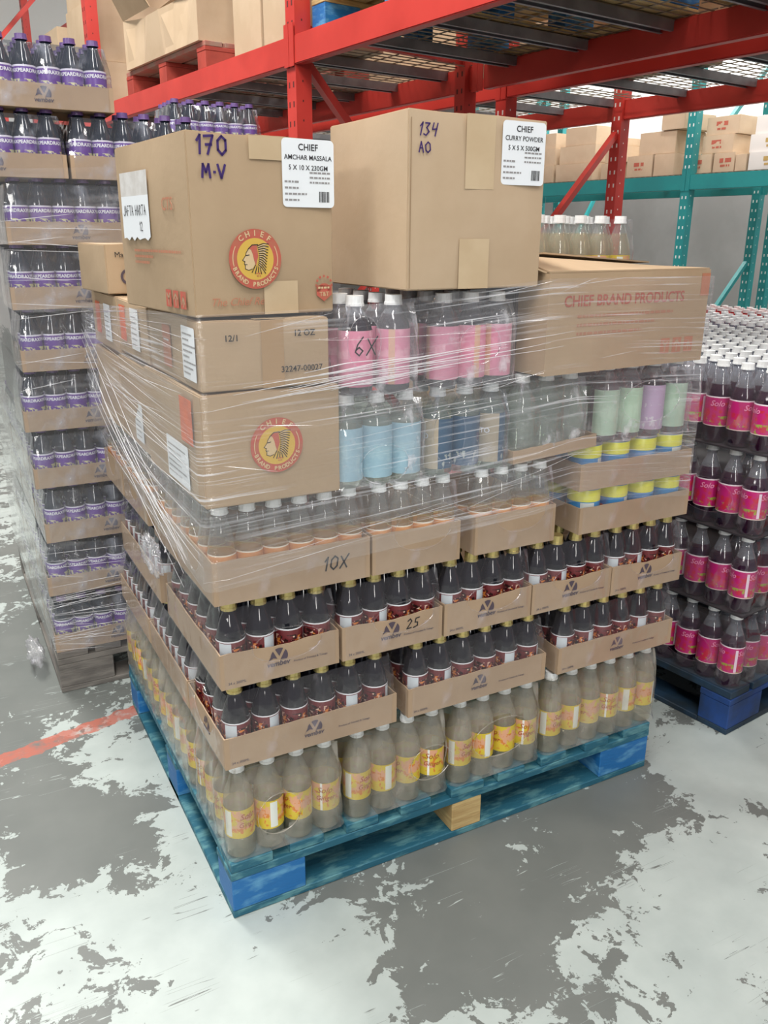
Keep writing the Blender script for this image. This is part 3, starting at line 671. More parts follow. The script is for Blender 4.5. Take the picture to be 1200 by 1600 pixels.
# --- tier 2: cola trays six wide
Z2 = .375
gt2, gt3 = 'cola trays of the second tier', 'cola trays of the third tier'
for n_, (x0, w, nm) in enumerate(((.002, .398, 'left front tray'), (.430, .388, 'middle front tray'), (.858, .385, 'right front tray'))):
    tray_thing('brown cola tray with printed logo, %s of the second tier' % nm, x0, .002, Z2, w, .262, .072, 6, 4, .179, gt2, logo=(w*.50, .017), seed=n_,
               holes=[('left', .5, .085, .075, .055)] if n_ == 0 else [], logo_left=(.12, .017) if n_ == 0 else None)
    bottles_in('cola', 'gold-cap cola', 'bottle', x0+.006, .006, Z2+.0035, w-.012, .250, 6, 4, nm+', second tier', 'cola bottles of the second tier', rows=2, cols=1 if n_ == 0 else 0, face_rot=frot)
for n_, (y0, d, ny) in enumerate(((.272, .36, 6), (.64, .36, 6))):
    tray_thing('brown cola tray on the left side of the second tier, %s one' % ('middle', 'rear')[n_], .002, y0, Z2, .26, d, .072, 4, ny, .179, gt2, small=False, seed=8+n_)
    bottles_in('cola', 'gold-cap cola', 'bottle', .006, y0+.004, Z2+.0035, .250, d-.008, 4, ny, '%s left-side tray, second tier' % ('middle', 'rear')[n_], 'cola bottles of the second tier', rows=0, cols=1, face_rot=lambda i, j: math.pi)
# --- tier 3: cola trays four wide
Z3 = .558
t3 = [(.004, .256, 'first front tray'), (.268, .246, 'second front tray'), (.520, .240, 'third front tray'), (.764, .243, 'fourth front tray'), (1.010, .238, 'fifth front tray')]
for n_, (x0, w, nm) in enumerate(t3):
    wr = ('25', .022, .155, .042) if n_ == 1 else None
    tray_thing('brown cola tray with torn film opening, %s from left, third tier' % nm.split()[0] if n_ != 1 else 'brown cola tray marked 25 in pen, second from left, third tier',
               x0, .002, Z3, w, .412, .078, 4, 6, .181, gt3, logo=(w*.48, .0185), seed=20+n_, holes=[('front', .55 if n_ != 1 else .60, .074, .075, .036)], dip=.006, writing=wr)
    bottles_in('cola', 'gold-cap cola', 'bottle', x0+.004, .006, Z3+.0035, w-.008, .402, 4, 6, nm+', third tier', 'cola bottles of the third tier', rows=2, cols=1 if n_ == 0 else 0, face_rot=frot)
tray_thing('brown cola tray behind the corner tray on the left side, third tier', .004, .475, Z3, .256, .44, .078, 4, 7, .181, gt3, small=False, seed=31)
bottles_in('cola', 'gold-cap cola', 'bottle', .008, .479, Z3+.0035, .248, .432, 4, 7, 'rear left-side tray, third tier', 'cola bottles of the third tier', rows=1, cols=1, face_rot=lambda i, j: math.pi)
# --- tier 4: clear bottles with orange labels, tins at the right
Z4 = .741
t4 = [(.0, .332, 6, 'front corner tray', .262, 4), (.338, .215, 4, 'second front tray', .33, 6), (.592, .222, 4, 'third front tray', .33, 6)]
for n_, (x0, w, nx, nm, d, ny) in enumerate(t4):
    tray_thing(('brown tray of clear soda marked 10X in pen, near corner, fourth tier', 'brown tray of clear soda right of the 10X tray, fourth tier', 'brown tray of clear soda left of the tins, fourth tier')[n_],
               x0, .0, Z4, w, d, .09, nx, ny, .192, 'clear soda trays of the fourth tier', small=False, seed=40+n_, writing=('10X', .028, .225, .032) if n_ == 0 else None,
               holes=([('left', .52, .085, .05, .052)] if n_ == 0 else [('front', .55, .085, .07, .045)]))
    bottles_in('orange', 'orange-label clear soda', 'bottle', x0+.004, .004, Z4+.0035, w-.008, d-.008, nx, ny, nm+', fourth tier', 'clear soda bottles of the fourth tier', rows=2, cols=1 if n_ == 0 else 0, face_rot=frot)
for n_, (y0, d, ny, nm) in enumerate(((.268, .20, 3, 'second'), (.53, .27, 4, 'third'), (.81, .24, 4, 'rear'))):
    tray_thing('brown clear-soda tray on the left side, %s from the corner, fourth tier' % nm, .0, y0, Z4, .30, d, .085, 5, ny, .192, 'clear soda trays of the fourth tier', small=False, seed=50+n_, holes=[('left', .5, .085, .055, .055)])
    bottles_in('orange', 'orange-label clear soda', 'bottle', .004, y0+.004, Z4+.0035, .292, d-.008, 5, ny, '%s left-side tray, fourth tier' % nm, 'clear soda bottles of the fourth tier', rows=1, cols=1, face_rot=lambda i, j: math.pi)
for lv, (zz, nm) in enumerate(((Z4, 'lower'), (Z4+.108, 'upper'))):
    t = tray_thing('brown tray of blue and yellow tins, %s of two at right' % nm, .888-.008*lv, .0, zz, .356, .27, .066, 4, 3, .108, 'tin trays', small=False, seed=60+lv, zs=.10)
    for j in range(2):
        for i in range(4):
            o = inst('food_can', CAN_ME, None, (.888-.008*lv+.048+i*.087, .046+j*.088, zz+.0032), frot(i+lv, j)); inst('rim', LID_ME, o)
            tag(o, 'blue and yellow tin, %s from left, %s row of the %s tin tray' % (ORD[i], ('front', 'second')[j], nm), 'tin', 'tins in the trays')
# --- tier 5 and 6 packs of stout bottles
def pack(key, what, x, w, y, z, nx, ny, nm, grp, seed, hole=None, film=CRINK, h=.186):
    bottles_in(key, what, 'bottle', x+.002, y+.003, z, w-.004, ny*.070, nx, ny, nm, grp, rows=4, cols=0, face_rot=lambda i, j: -math.pi/2+((i*3+j+seed) % 5-2)*.5)
    t = empty('film_wrap', (x, y, z)); tag(t, 'torn shrink film round the %s' % nm, 'film', 'torn films of the bottle packs')
    link('film_sheet', shrink_bm(w, ny*.07+.006, .0, .0, h*.60, h-.016, nx, ny, [hole] if hole else (), amp=.003, lean=.018, out=.003, seed=seed), film, t)
Z5 = .934
GB = 'stout soda bottles above the tins and clear soda'
pack('blue', 'pale blue label soda', .262, .205, .0, Z5, 3, 2, 'pale blue label pack', GB, 1, ('front', .5, .045, .055, .04))
pack('navy', 'navy label soda', .474, .205, .0, Z5, 3, 2, 'navy label pack', GB, 2, ('front', .2, .09, .04, .06), film=FILM_BLUE)
t = empty('cardboard_tray', (.682, -.004, Z5+.006), 0); tag(t, 'low cardboard tray tilted up at its right end under clear soda bottles', 'tray'); t.rotation_euler = (0, R(-4), 0)
link('tray_wall', tray_mesh(.235, .16, .03, CARD2, seed=3), CARD2, t)
pack('clear', 'plain clear soda', .690, .205, .0, Z5+.012, 3, 2, 'unlabelled clear pack', GB, 3)
pack(['green', 'green', 'lilac', 'green'], ['pale green label soda', 'pale green label soda', 'lilac label soda', 'pale green label soda'], .930, .295, .0, Z5+.024, 4, 2, 'green and lilac label pack', GB, 4, ('front', .5, .09, .09, .05), h=.178)
Z6 = 1.122
pack('pink', 'pink label soda', .272, .170, -.008, Z6, 2, 4, 'pink label pack beside the boxes', 'pink label soda bottles', 5, ('front', .25, .10, .035, .05))
pack('pink', 'pink label soda', .478, .200, -.008, Z6, 3, 4, 'pink label pack beside the long box', 'pink label soda bottles', 6, ('front', .5, .085, .05, .04))
pf = next(q for q in bpy.data.objects if q.get('label') == 'torn shrink film round the pink label pack beside the boxes')
b = strokes('6X', .034, .0028, slant=.1); o = link('pen_writing', b, BLK_INK, pf, recalc=False)
o.matrix_local = Matrix.Translation((.022, -.0058, .078)) @ Matrix.Rotation(R(90), 4, 'X')

# --- cartons
b1 = carton('brown box with red and yellow round emblem, lowest of the left boxes', -.004, .0, .936, .272, .40, .210, .8, seed=1)
dm = (.272, .40, .210)
flat('printed_emblem', chief_logo(.052), LOGO_M, b1, 'front', dm, .140, .108, .0058)
flat('orange_label', bx((0, .075, 0, .085, 0, .0005)), ORANGE_L, b1, 'left', dm, .115, .11, .0045)
bm = bmesh.new(); rrect(bm, 0, .15, 0, .085, .006); [dashes(bm, .01, .012+k*.011, .09+.03*(k % 2), .003, 1, k, .0004) for k in range(6)]
flat('white_label', bm, [PAPER, GREY_INK], b1, 'left', dm, .23, .015, .0045)
b2 = carton('brown box printed 12/1 and 12 OZ, middle of the left boxes', .002, .004, 1.150, .246, .36, .122, 0, seed=2, bulge=.002)
dm = (.246, .36, .122)
flat('printed_text', text_bm('12/1', .0155, extrude=.0001, bold=.0002), BLK_INK, b2, 'front', dm, .058, .092, .0035)
flat('printed_text', text_bm('12 OZ', .0155, extrude=.0001, bold=.0002), BLK_INK, b2, 'front', dm, .196, .096, .0035)
flat('printed_text', text_bm('32247-00027', .0155, extrude=.0001, bold=.0001), BLK_INK, b2, 'front', dm, .190, .032, .0035)
strip(b2, 'front', dm, .113, .156, .001, .121, TAPE2, .0028)
bm = bmesh.new(); rrect(bm, 0, .085, 0, .095, .003); [dashes(bm, .008, .01+k*.010, .04+.02*(k % 3), .003, 1, k+20, .0004) for k in range(8)]
flat('white_label', bm, [PAPER, GREY_INK], b2, 'left', dm, .10, .015, .003)
bm = bmesh.new(); rrect(bm, 0, .06, 0, .08, .003); dashes(bm, .008, .05, .04, .004, 1, 3, .0004)
flat('pink_print', bm, [RED_INK_L, PAPER], b2, 'left', dm, .24, .02, .003)
b3 = carton('tall brown box marked 170 in purple pen with white label, topmost left', .002, .010, 1.279, .274, .365, .296, 6.0, seed=3, bulge=.007)
dm = (.274, .365, .296)
flat('printed_emblem', chief_logo(.050), LOGO_M, b3, 'front', dm, .112, .096, .0098)
flat('shipping_label', ship_label([('CHIEF', .0150, .0002), ('AMCHAR MASSALA', .0110, .0001), ('5 X 10 X 230GM', .0112, .0001)]), [PAPER, BLK_INK, GREY_INK], b3, 'front', dm, .171, .183, .0062)
flat('marker_writing', strokes('170', .028, .0042), PURPLE_PEN, b3, 'front', dm, .016, .262, .0032)
flat('marker_writing', strokes('M.V', .020, .0042), PURPLE_PEN, b3, 'front', dm, .024, .226, .0058)
strip(b3, 'front', dm, .128, .196, .001, .058, TAPE, .0062)
strip(b3, 'front', dm, .110, .192, .258, .295, TAPE, .0050)
flat('printed_text', text_bm('The Chief Rea', .0190, extrude=.0001, shear=.35, align='LEFT'), RED_INK_L, b3, 'front', dm, .026, .024, .0046)
bm = bmesh.new(); s_ = .016                                             # red shield badge
poly(bm, [(-s_, -.4*s_), (0, -1.1*s_), (s_, -.4*s_), (s_, .7*s_), (-s_, .7*s_)], 0)
for k in range(7): a = R(30*k); poly(bm, [(.9*s_*math.cos(a-.14), .7*s_+.9*s_*math.sin(a-.14)), (1.15*s_*math.cos(a-.12), .7*s_+1.15*s_*math.sin(a-.12)), (1.15*s_*math.cos(a+.12), .7*s_+1.15*s_*math.sin(a+.12)), (.9*s_*math.cos(a+.14), .7*s_+.9*s_*math.sin(a+.14))], 0)
disc(bm, .5*s_, .92*s_, 0, 180, 16, 0); bm.transform(Matrix.Translation((0, 0, 0)))
for f in [f for f in bm.faces]: pass
mk = text_bm('T&T', .011, extrude=.0001); merge(bm, mk, tr(0, -.3*s_, .0005), 1); dashes(bm, -.8*s_, .32*s_, 1.6*s_, .0035, 1, 4, .0005)
flat('printed_badge', bm, [RED_INK, PALE_INK], b3, 'front', dm, .252, .037, .0045)
flat('printed_text', text_bm('CTS', .030, extrude=.0001, align='LEFT', bold=.0002), RED_INK_L, b3, 'left', dm, .108, .185, .0075)
bm = bmesh.new(); [dashes(bm, 0, -k*.0105, (.24, .10, .08)[k], .0045, 0, k+2, 0) for k in range(3)]
flat('printed_text', bm, RED_INK_L, b3, 'left', dm, .27, .105, .0075)
flat('handling_icons', icon_trio(.026, 3), [RED_INK, CARD], b3, 'left', dm, .125, .012, .0045)
bm = bmesh.new(); W_, H_ = .150, .118
for i in range(10):                                                  # torn paper note
    x0, x1 = i*W_/10, (i+1)*W_/10; j0, j1 = .004*math.sin(i*2.7), .004*math.sin((i+1)*2.7)
    poly(bm, [(x0, j0), (x1, j1), (x1, .076), (x0, .076)], 0, .001); poly(bm, [(x0, .076), (x1, .076), (x1, H_), (x0, H_)], 1, .001)
merge(bm, strokes('JAFTA HARTA', .017, .0016, gap=.18), tr(.010, .042, .0016), 2); merge(bm, strokes('12', .016, .0016), tr(.095, .014, .0016), 2)
flat('torn_paper_note', bm, [PAPER, PAPER_G, BLK_INK], b3, 'left', dm, .318, .128, .0085)
big = carton('large brown box marked 134 in purple pen, on the pink packs', .385, -.045, 1.318, .315, .30, .308, 2.5, seed=4, bulge=.006, mat=CARD_L)
dm = (.315, .30, .298)
flat('shipping_label', ship_label([('CHIEF', .0150, .0002), ('CURRY POWDER', .0118, .0001), ('5 X 5 X 500GM', .0116, .0001)]), [PAPER, BLK_INK, GREY_INK], big, 'front', dm, .203, .190, .0062)
flat('marker_writing', strokes('134', .021, .0026, slant=.2), PURPLE_PEN, big, 'front', dm, .018, .266, .0030)
flat('marker_writing', strokes('AO', .017, .0026), PURPLE_PEN, big, 'front', dm, .020, .238, .0045)
strip(big, 'front', dm, .120, .186, .180, .307, TAPE, .0070)
strip(big, 'front', dm, .112, .182, .001, .092, TAPE, .0060)
flat('corner_crease', bx((0, .0016, 0, .29, 0, .0004)), CARD_IN, big, 'front', dm, .0045, .004, .0012)
dk = carton('dark brown box between pink packs and the long box', .700, .045, 1.116, .10, .30, .215, 0, seed=5, mat=M('dark_brown_carton', (.055, .035, .028), .6), tape=False)
flat('printed_text', text_bm('fex', .022, extrude=.0001, shear=.3), PAPER, dk, 'front', (.10, .3, .215), .045, .11, .006)
# long box with open flaps
lb = empty('cardboard_box', (.716, -.047, 1.136), R(4.6)); tag(lb, 'long brown box printed CHIEF BRAND PRODUCTS with half open flaps', 'box')
w, d, h = .505, .36, .208; dm = (w, d, h)
bm = bmesh.new(); th = .004
for (x0, x1, y0, y1) in ((0, w, 0, th), (0, w, d-th, d), (0, th, th, d-th), (w-th, w, th, d-th)): add_box(bm, x0, x1, y0, y1, 0, h)
add_box(bm, th, w-th, th, d-th, 0, th)
link('carton_body', bm, CARD, lb)
def flap(pts, nm='flap'):
    bm = bmesh.new(); q = [bm.verts.new(p) for p in pts]; f = bm.faces.new(q)
    r = bmesh.ops.extrude_face_region(bm, geom=[f]); bmesh.ops.translate(bm, verts=[v for v in r['geom'] if isinstance(v, bmesh.types.BMVert)], vec=(0, 0, .0035))
    return link(nm, bm, CARD, lb)
flap([(0, .001, h+.0005), (w-.004, .001, h+.0005), (w-.03, .15, h+.002), (.02, .17, h+.030)])
flap([(0, d, h), (w, d, h), (w-.01, .175, h+.010), (.13, .165, h+.034)])
flap([(0.001, 0.01, h-.001), (0.001, d-.01, h-.001), (-.05, d-.04, h+.05), (-.06, .03, h+.022)])
flat('printed_text', text_bm('CHIEF BRAND PRODUCTS', .032, extrude=.0001, bold=.0005), M('dull_red_ink', (.40, .11, .075), .7), lb, 'front', dm, .232, .150, .0008)
bm = bmesh.new(); [dashes(bm, 0, -k*.018, (.30, .24, .2)[k], .006, 0, k+30, 0) for k in range(3)]
flat('printed_text', bm, M('faint_red_ink', (.41, .20, .12), .7), lb, 'front', dm, .085, .116, .0008)
flat('handling_icons', icon_trio(.030, 3), [RED_INK_L, CARD], lb, 'front', dm, .355, .024, .0008)
flat('red_corner_print', bx((0, .03, 0, .05, 0, .0003)), RED_INK_L, lb, 'front', dm, .475, .150, .0006)
# cartons filling the left side behind the corner boxes
L = [('brown box with white label behind the emblem box, left side', .0, .408, .936, .27, .30, .20, 0, 11), ('brown box at the rear left corner above the clear soda', .0, .715, .936, .27, .30, .19, 0, 12),
     ('brown box with orange label behind the 12/1 box', .0, .372, 1.150, .25, .30, .122, 0, 13), ('brown box with orange and white labels at rear left top', .0, .680, 1.139, .25, .32, .135, 0, 14),
     ('small brown box behind the tall box marked 170', -.012, .70, 1.278, .20, .26, .115, 4, 15)]
for lab, x, y, z, w, d, h, yw, sd in L:
    o = carton(lab, x, y, z, w, d, h, yw, seed=sd, bulge=.003); dm = (w, d, h)
    if sd in (11, 13, 14):
        bm = bmesh.new(); rrect(bm, 0, .08, 0, .09, .003); [dashes(bm, .008, .01+k*.012, .05, .003, 1, k+sd, .0004) for k in range(6)]
        flat('white_label', bm, [PAPER, GREY_INK], o, 'left', dm, .15, .02, .0035)
    if sd in (13, 14): flat('orange_label', bx((0, .06, 0, .08, 0, .0004)), ORANGE_L, o, 'left', dm, .26, .03, .0035)
    if sd == 15:
        flat('printed_text', text_bm('Made in', .018, extrude=.0001), BLK_INK, o, 'front', dm, .05, .09, .004)
        bm = bmesh.new(); disc(bm, .012, .018, mi=0); flat('printed_mark', bm, LOGO_INK, o, 'front', dm, .05, .04, .004)
# rear filling that carries the ginger pack seen over the long box
carton('brown box behind the long box carrying the ginger soda pack', .89, .34, 1.12, .42, .42, .122, 0, seed=21)
carton('brown box standing behind the tins and green label bottles', .80, .30, .93, .42, .42, .185, 0, seed=22)
carton('small brown box left of the ginger pack behind the long box', .900, .345, 1.245, .062, .10, .150, 0, seed=23, tape=False, mat=CARD_L)
bottles_in('ginger', 'yellow-label ginger soda', 'bottle', .975, .345, 1.2455, .345, .262, 5, 4, 'pack behind the long box', 'ginger soda bottles behind the long box', rows=4, cols=0, face_rot=frot)
hazy(.973, .349, .266, 1.2455, .228, 5, 4, 'shrink film round the ginger soda pack behind the long box', y=.343, film=FILM, seed=77)

# =================================================================== STRETCH WRAP
def wrap_sheet(name, path, ztop, zbot, mat, label, n=220, m=40, amp=.0018, push=None, closed=False):
    seg = [(Vector((*a, 0)), Vector((*b, 0))) for a, b in zip(path, path[1:])]; ln = [(b-a).length for a, b in seg]; tot = sum(ln)
    bm = bmesh.new(); uvl = bm.loops.layers.uv.new('UVMap'); rows = []
    r = random.Random(3); ph = [(r.uniform(20, 110), r.uniform(0, 6), r.uniform(.5, 3)) for _ in range(7)]
    for i in range(n+1):
        s = tot*i/n; k = 0; acc = 0
        while k < len(ln)-1 and s > acc+ln[k]: acc += ln[k]; k += 1
        a, b = seg[k]; p = a+(b-a)*((s-acc)/ln[k]); d = (b-a).normalized(); nm = Vector((d.y, -d.x, 0))
        zt, zb = ztop(s, p), zbot(s, p); col = []
        for j in range(m+1):
            t = j/m; z = zb+(zt-zb)*t
            o = sum(amp*.5*math.sin(f*t+q+w_*s*3) for f, q, w_ in ph)/2.5
            if push: o += push(s, t, p)
            q = p+nm*o; col.append((bm.verts.new((q.x, q.y, z)), s, t*.5))
        rows.append(col)
    for i in range(n):
        for j in range(m):
            vs = (rows[i][j], rows[i+1][j], rows[i+1][j+1], rows[i][j+1]); f = bm.faces.new([v[0] for v in vs]); f.smooth = True
            for l, v in zip(f.loops, vs): l[uvl].uv = (v[1], v[2])
    o = link(name, bm, mat, None, recalc=False); tag(o, label, 'plastic film'); return o
def lerp(pts, x):
    for (a, va), (b, vb) in zip(pts, pts[1:]):
        if x <= b: return va+(vb-va)*max(0, (x-a)/(b-a))
    return pts[-1][1]
# path: rear left -> near corner -> along the front -> right side; s measured along it
path = [(-.022, 1.06), (-.018, .5), (-.016, -.004), (-.004, -.016), (.275, -.017), (.70, -.062), (1.222, -.020), (1.236, .0), (1.236, .9)]
top = lambda s, p: lerp([(0, 1.24), (.55, 1.262), (1.05, 1.285), (1.36, 1.29), (1.80, 1.335), (2.3, 1.33), (3.3, 1.3)], s)
bot = lambda s, p: lerp([(0, .90), (.35, .84), (.7, .80), (1.05, .775), (1.4, .80), (1.9, .85), (2.3, .80), (3.3, .8)], s)
ws = wrap_sheet('stretch_wrap', path, top, bot, WRAP, 'clear stretch wrap wound round the upper half of the main stack')
sb = bmesh.new(); r = random.Random(12)
def path_pt(s, off=.002):
    acc = 0
    for a, b in zip(path, path[1:]):
        a, b = Vector((*a, 0)), Vector((*b, 0)); l = (b-a).length
        if s <= acc+l or b.to_tuple() == (*path[-1], 0.0):
            d = (b-a).normalized(); return a+d*(s-acc)+Vector((d.y, -d.x, 0))*off
        acc += l
for k in range(70):
    left = k < 44
    s0 = r.uniform(.02, .6) if left else r.uniform(1.0, 2.0); ll = r.uniform(.25, .95-s0*.6) if left else r.uniform(.08, .40)
    t0 = r.uniform(.03, .97); t1 = t0+r.uniform(-.06, .08); n = 8; pts = []; rs = []
    for i in range(n+1):
        s = s0+ll*i/n; p = path_pt(min(s, 2.3), .004); t = t0+(t1-t0)*i/n; zz = bot(s, p)+(top(s, p)-bot(s, p))*min(max(t, 0), 1)
        pts.append((p.x, p.y, zz)); rs.append(.00015+.0007*math.sin(math.pi*i/n)*r.uniform(.4, 1.0)*(1.2 if left else .6))
    add_tube(sb, pts, rs, 5)
tag(link('film_fold', sb, STRAND, ws), kind='stuff')
sb = bmesh.new()
for k in range(12):                                                  # band of gathered wrap sweeping up to the right
    pts = []; rs = []; z0 = 1.114+.004*k+r.uniform(-.003, .003); s0 = 1.08+r.uniform(0, .25); s1 = 1.45+r.uniform(.0, .45)
    for i in range(12):
        t = i/11; sx = s0+(s1-s0)*t; p = path_pt(sx, .004); pts.append((p.x, p.y, z0+.10*(sx-1.08)+.002*math.sin(7*t+k))); rs.append(.0003+.0014*math.sin(math.pi*t)*r.uniform(.4, 1))
    add_tube(sb, pts, rs, 6)
tag(link('film_band', sb, STRAND, ws), kind='stuff')
# gathered rope of film hanging from the left side
sb = bmesh.new()
for k in range(6):
    pts = []; rs = []
    for i in range(14):
        t = i/13; y = 1.05-.95*t+.02*math.sin(k+t*3); z = (1.18-.030*k)-(.34-.012*k)*t+.015*math.sin(5*t+k); x = -.026-.012*math.sin(math.pi*t)*(k % 3)/2
        pts.append((x, y, z)); rs.append(.0003+.0010*math.sin(math.pi*t)*(.4+.6*((k*7) % 5)/5))
    add_tube(sb, pts, rs, 6)
tag(link('film_rope', sb, STRAND, ws), kind='stuff')
def crumple(label, loc, size, seed, mat=FILM_BLUE, name='crumpled_film'):
    bm = bmesh.new(); bmesh.ops.create_icosphere(bm, subdivisions=5, radius=1); from mathutils import noise as mn
    for v in bm.verts:
        n_ = v.co.normalized(); q = 1+.55*mn.noise(n_*2.1+Vector((seed, 0, 0)))+.35*abs(mn.noise(n_*5+Vector((0, seed, 0))))+.18*mn.noise(n_*12)
        v.co = Vector((n_.x*size[0]*q, n_.y*size[1]*q, n_.z*size[2]*q))
    o = link(name, bm, mat, None, smooth=True); o.location = loc; return tag(o, label, 'plastic film')
crumple('crumpled knot of stretch wrap on the left side of the stack', (-.026, .40, .715), (.012, .065, .036), 2.0, CRINK)

# =================================================================== PURPLE STACK
gp = 'pear drink bottles in the purple-label stack'
tz = [.165+.1744*k for k in range(10)]; tz[0] = .144
tn = ['lowest', 'second', 'third', 'fourth', 'fifth', 'sixth', 'seventh', 'eighth', 'ninth', 'top']
offs = [.0, .0, .012, .0, -.008, .006, .0, .01, -.01, -.05]
for k in range(10):
    x0 = PX+offs[k]; z = tz[k]
    cols_ = [(x0, .376), (x0+.388, .376)] if k < 8 else ([(x0-.18, .376), (x0+.205, .376)] if k == 8 else [(x0, .376)])
    for q, (xx, w) in enumerate(cols_):
        side = ('left', 'right')[q]
        tray_thing('brown tray of purple-label drink, %s tier, %s front' % (tn[k], side), xx, PY+.0, z, w, .26, .062, 6, 4, .172, 'trays in the purple-label stack', film=FILM_BLUE, logo=(w*.52, .0185, .036),
                   small=False, seed=70+k*2+q, top=(k == 9), zs=.09)
        if k == 9: 
            for i in range(6):
                for j in range(4): bottle('pear', xx+.006+(i+.5)*.0605, PY+.006+(j+.5)*.062, z+.0035, -math.pi/2+.35*((i+j) % 3-1), 'purple-cap pear drink, %s from left, %s row of top tray' % (ORD[i], ORD[j]), 'bottle', gp)
        else:
            bottles_in('pear', 'purple-cap pear drink', 'bottle', xx+.006, PY+.006, z+.0035, w-.012, .248, 6, 4, '%s front tray, %s tier' % (side, tn[k]), gp, rows=(1 if (k < 7 and q) else 2) if k < 8 else 2, cols=1 if (q == 0 and k < 4) else 0, face_rot=lambda i, j: -math.pi/2+.3*((i*2) % 3-1))
    if k < 4:
        for q, y0 in enumerate((PY+.268, PY+.655)):
            tray_thing('brown tray on the left side of the purple-label stack, %s tier, %s' % (tn[k], ('middle', 'rear')[q]), x0, y0, z, .26, .378, .062, 4, 6, .172, 'trays in the purple-label stack', film=FILM_BLUE, small=False, seed=90+k*2+q, zs=.09)
            bottles_in('pear', 'purple-cap pear drink', 'bottle', x0+.006, y0+.006, z+.0035, .248, .366, 4, 6, '%s side tray, %s tier' % (('middle', 'rear')[q], tn[k]), gp, rows=0, cols=1, face_rot=lambda i, j: math.pi)
DARK_FILL = M('dark_gap_filler', (.02, .02, .028), .35)  # near-black blocks added to keep the gaps between bottles dark
for k in range(9):
    carton('dark filler block added behind the front trays, %s tier' % tn[k], PX+(.30 if k < 4 else .02), PY+.272, tz[k], .66 if k < 4 else .94, .62, .165, 0, mat=DARK_FILL, tape=False, seed=200+k, bulge=.001, cat='filler', group='dark filler blocks added inside the purple-label stack', name='dark_filler_block')
# the tray standing at the rear right of the top tier, its bottle tops above the tall box
tray_thing('brown tray of purple-label drink at the rear right, top of the stack', .53, 2.08, tz[9], .376, .26, .062, 6, 4, .172, 'trays in the purple-label stack', film=FILM_BLUE, small=False, seed=120, zs=.09, top=True)
bottles_in('pear', 'purple-cap pear drink', 'bottle', .536, 2.086, tz[9]+.0035, .364, .248, 6, 4, 'rear right top tray', gp, rows=4, cols=0)
tray_thing('brown tray under the rear right top tray of purple-label drink', .50, 2.06, tz[8], .376, .29, .17, 6, 4, .172, 'trays in the purple-label stack', small=False, seed=121, filmon=False)
pw = [(PX-.012, PY+1.2), (PX-.012, PY+.0), (PX, PY-.012), (PX+1.0, PY-.014), (PX+1.012, PY), (PX+1.012, PY+1.1)]
o = wrap_sheet('stretch_wrap', pw, lambda s, p: 1.60+.02*math.sin(4*s), lambda s, p: .135+.012*math.sin(7*s), WRAP_D, 'dense clear stretch wrap round the purple-label drink stack', n=200, m=60, amp=.004)
sb = bmesh.new(); r = random.Random(4)
for k in range(40):
    z = r.choice([r.uniform(.14, .34), r.uniform(.14, .5), r.uniform(.9, 1.5)]); x0 = PX-.01; ll = r.uniform(.1, .4); sl = r.uniform(-.03, .03); pts = []; rs = []
    for i in range(7):
        t = i/6; pts.append((x0+ll*t+r.uniform(-.001, .001), PY-.018, z+sl*t)); rs.append(.0002+.0007*math.sin(math.pi*t))
    add_tube(sb, pts, rs, 5)
tag(link('film_fold', sb, STRAND, o), kind='stuff')
crumple('loose tail of wrap trailing by the grey pallet', (PX-.05, PY+.22, .06), (.022, .07, .035), 5.0, CRINK, 'loose_film_tail')

# =================================================================== MAGENTA STACK (in rack frame)
gr = 'magenta-label bottles in the right-hand stack'
V0, U0 = 1.520, -.184
fr = lambda a, b: rk(a, b)[:2]
zt = [.145, .385, .622, .860]
tn4 = ['lowest', 'second', 'third', 'top']
PV = .0745
for k in range(4):
    for j in range(16):
        for i in range(13):
            if k < 3 and i > 0 and j > 1: continue
            if k < 3 and i > 5: continue
            v, u = V0+(i+.5)*PV, U0+(j+.5)*PV; X, Y = fr(v, u)
            pos = ('%s back along the left side, %s tier' % (ORD[j], tn4[k])) if i == 0 else ('%s row in, %s back, %s tier' % (ORD[i], ORD[j], tn4[k]))
            bottle('sorrel', X, Y, zt[k], math.pi+A+((i*3+j*5) % 7-3)*.35, 'magenta-label bottle, %s' % pos, 'bottle', gr)
    t = empty('film_wrap', (*fr(V0, U0), zt[k]), A); tag(t, 'shrink film round the %s tier of magenta-label bottles' % tn4[k], 'film', 'films of the magenta-label stack')
    link('film_sheet', shrink_bm(13*PV, 16*PV, .0, .0, .14, .215, 13, 16, [('left', .86, .09, .09, .05)] if k in (0, 2) else [], amp=.004, lean=.016, out=.003, seed=130+k), FILM, t)
    if k: 
        o = link('slip_sheet', bx((0, 13*PV, 0, 16*PV, -.006, -.0015)), M('dark_slip_card', (.03, .025, .03), .6), None); o.location = (*fr(V0, U0), zt[k]); o.rotation_euler = (0, 0, A)
        tag(o, 'dark slip sheet under the %s tier of magenta-label bottles' % tn4[k], 'sheet', 'slip sheets of the magenta-label stack')

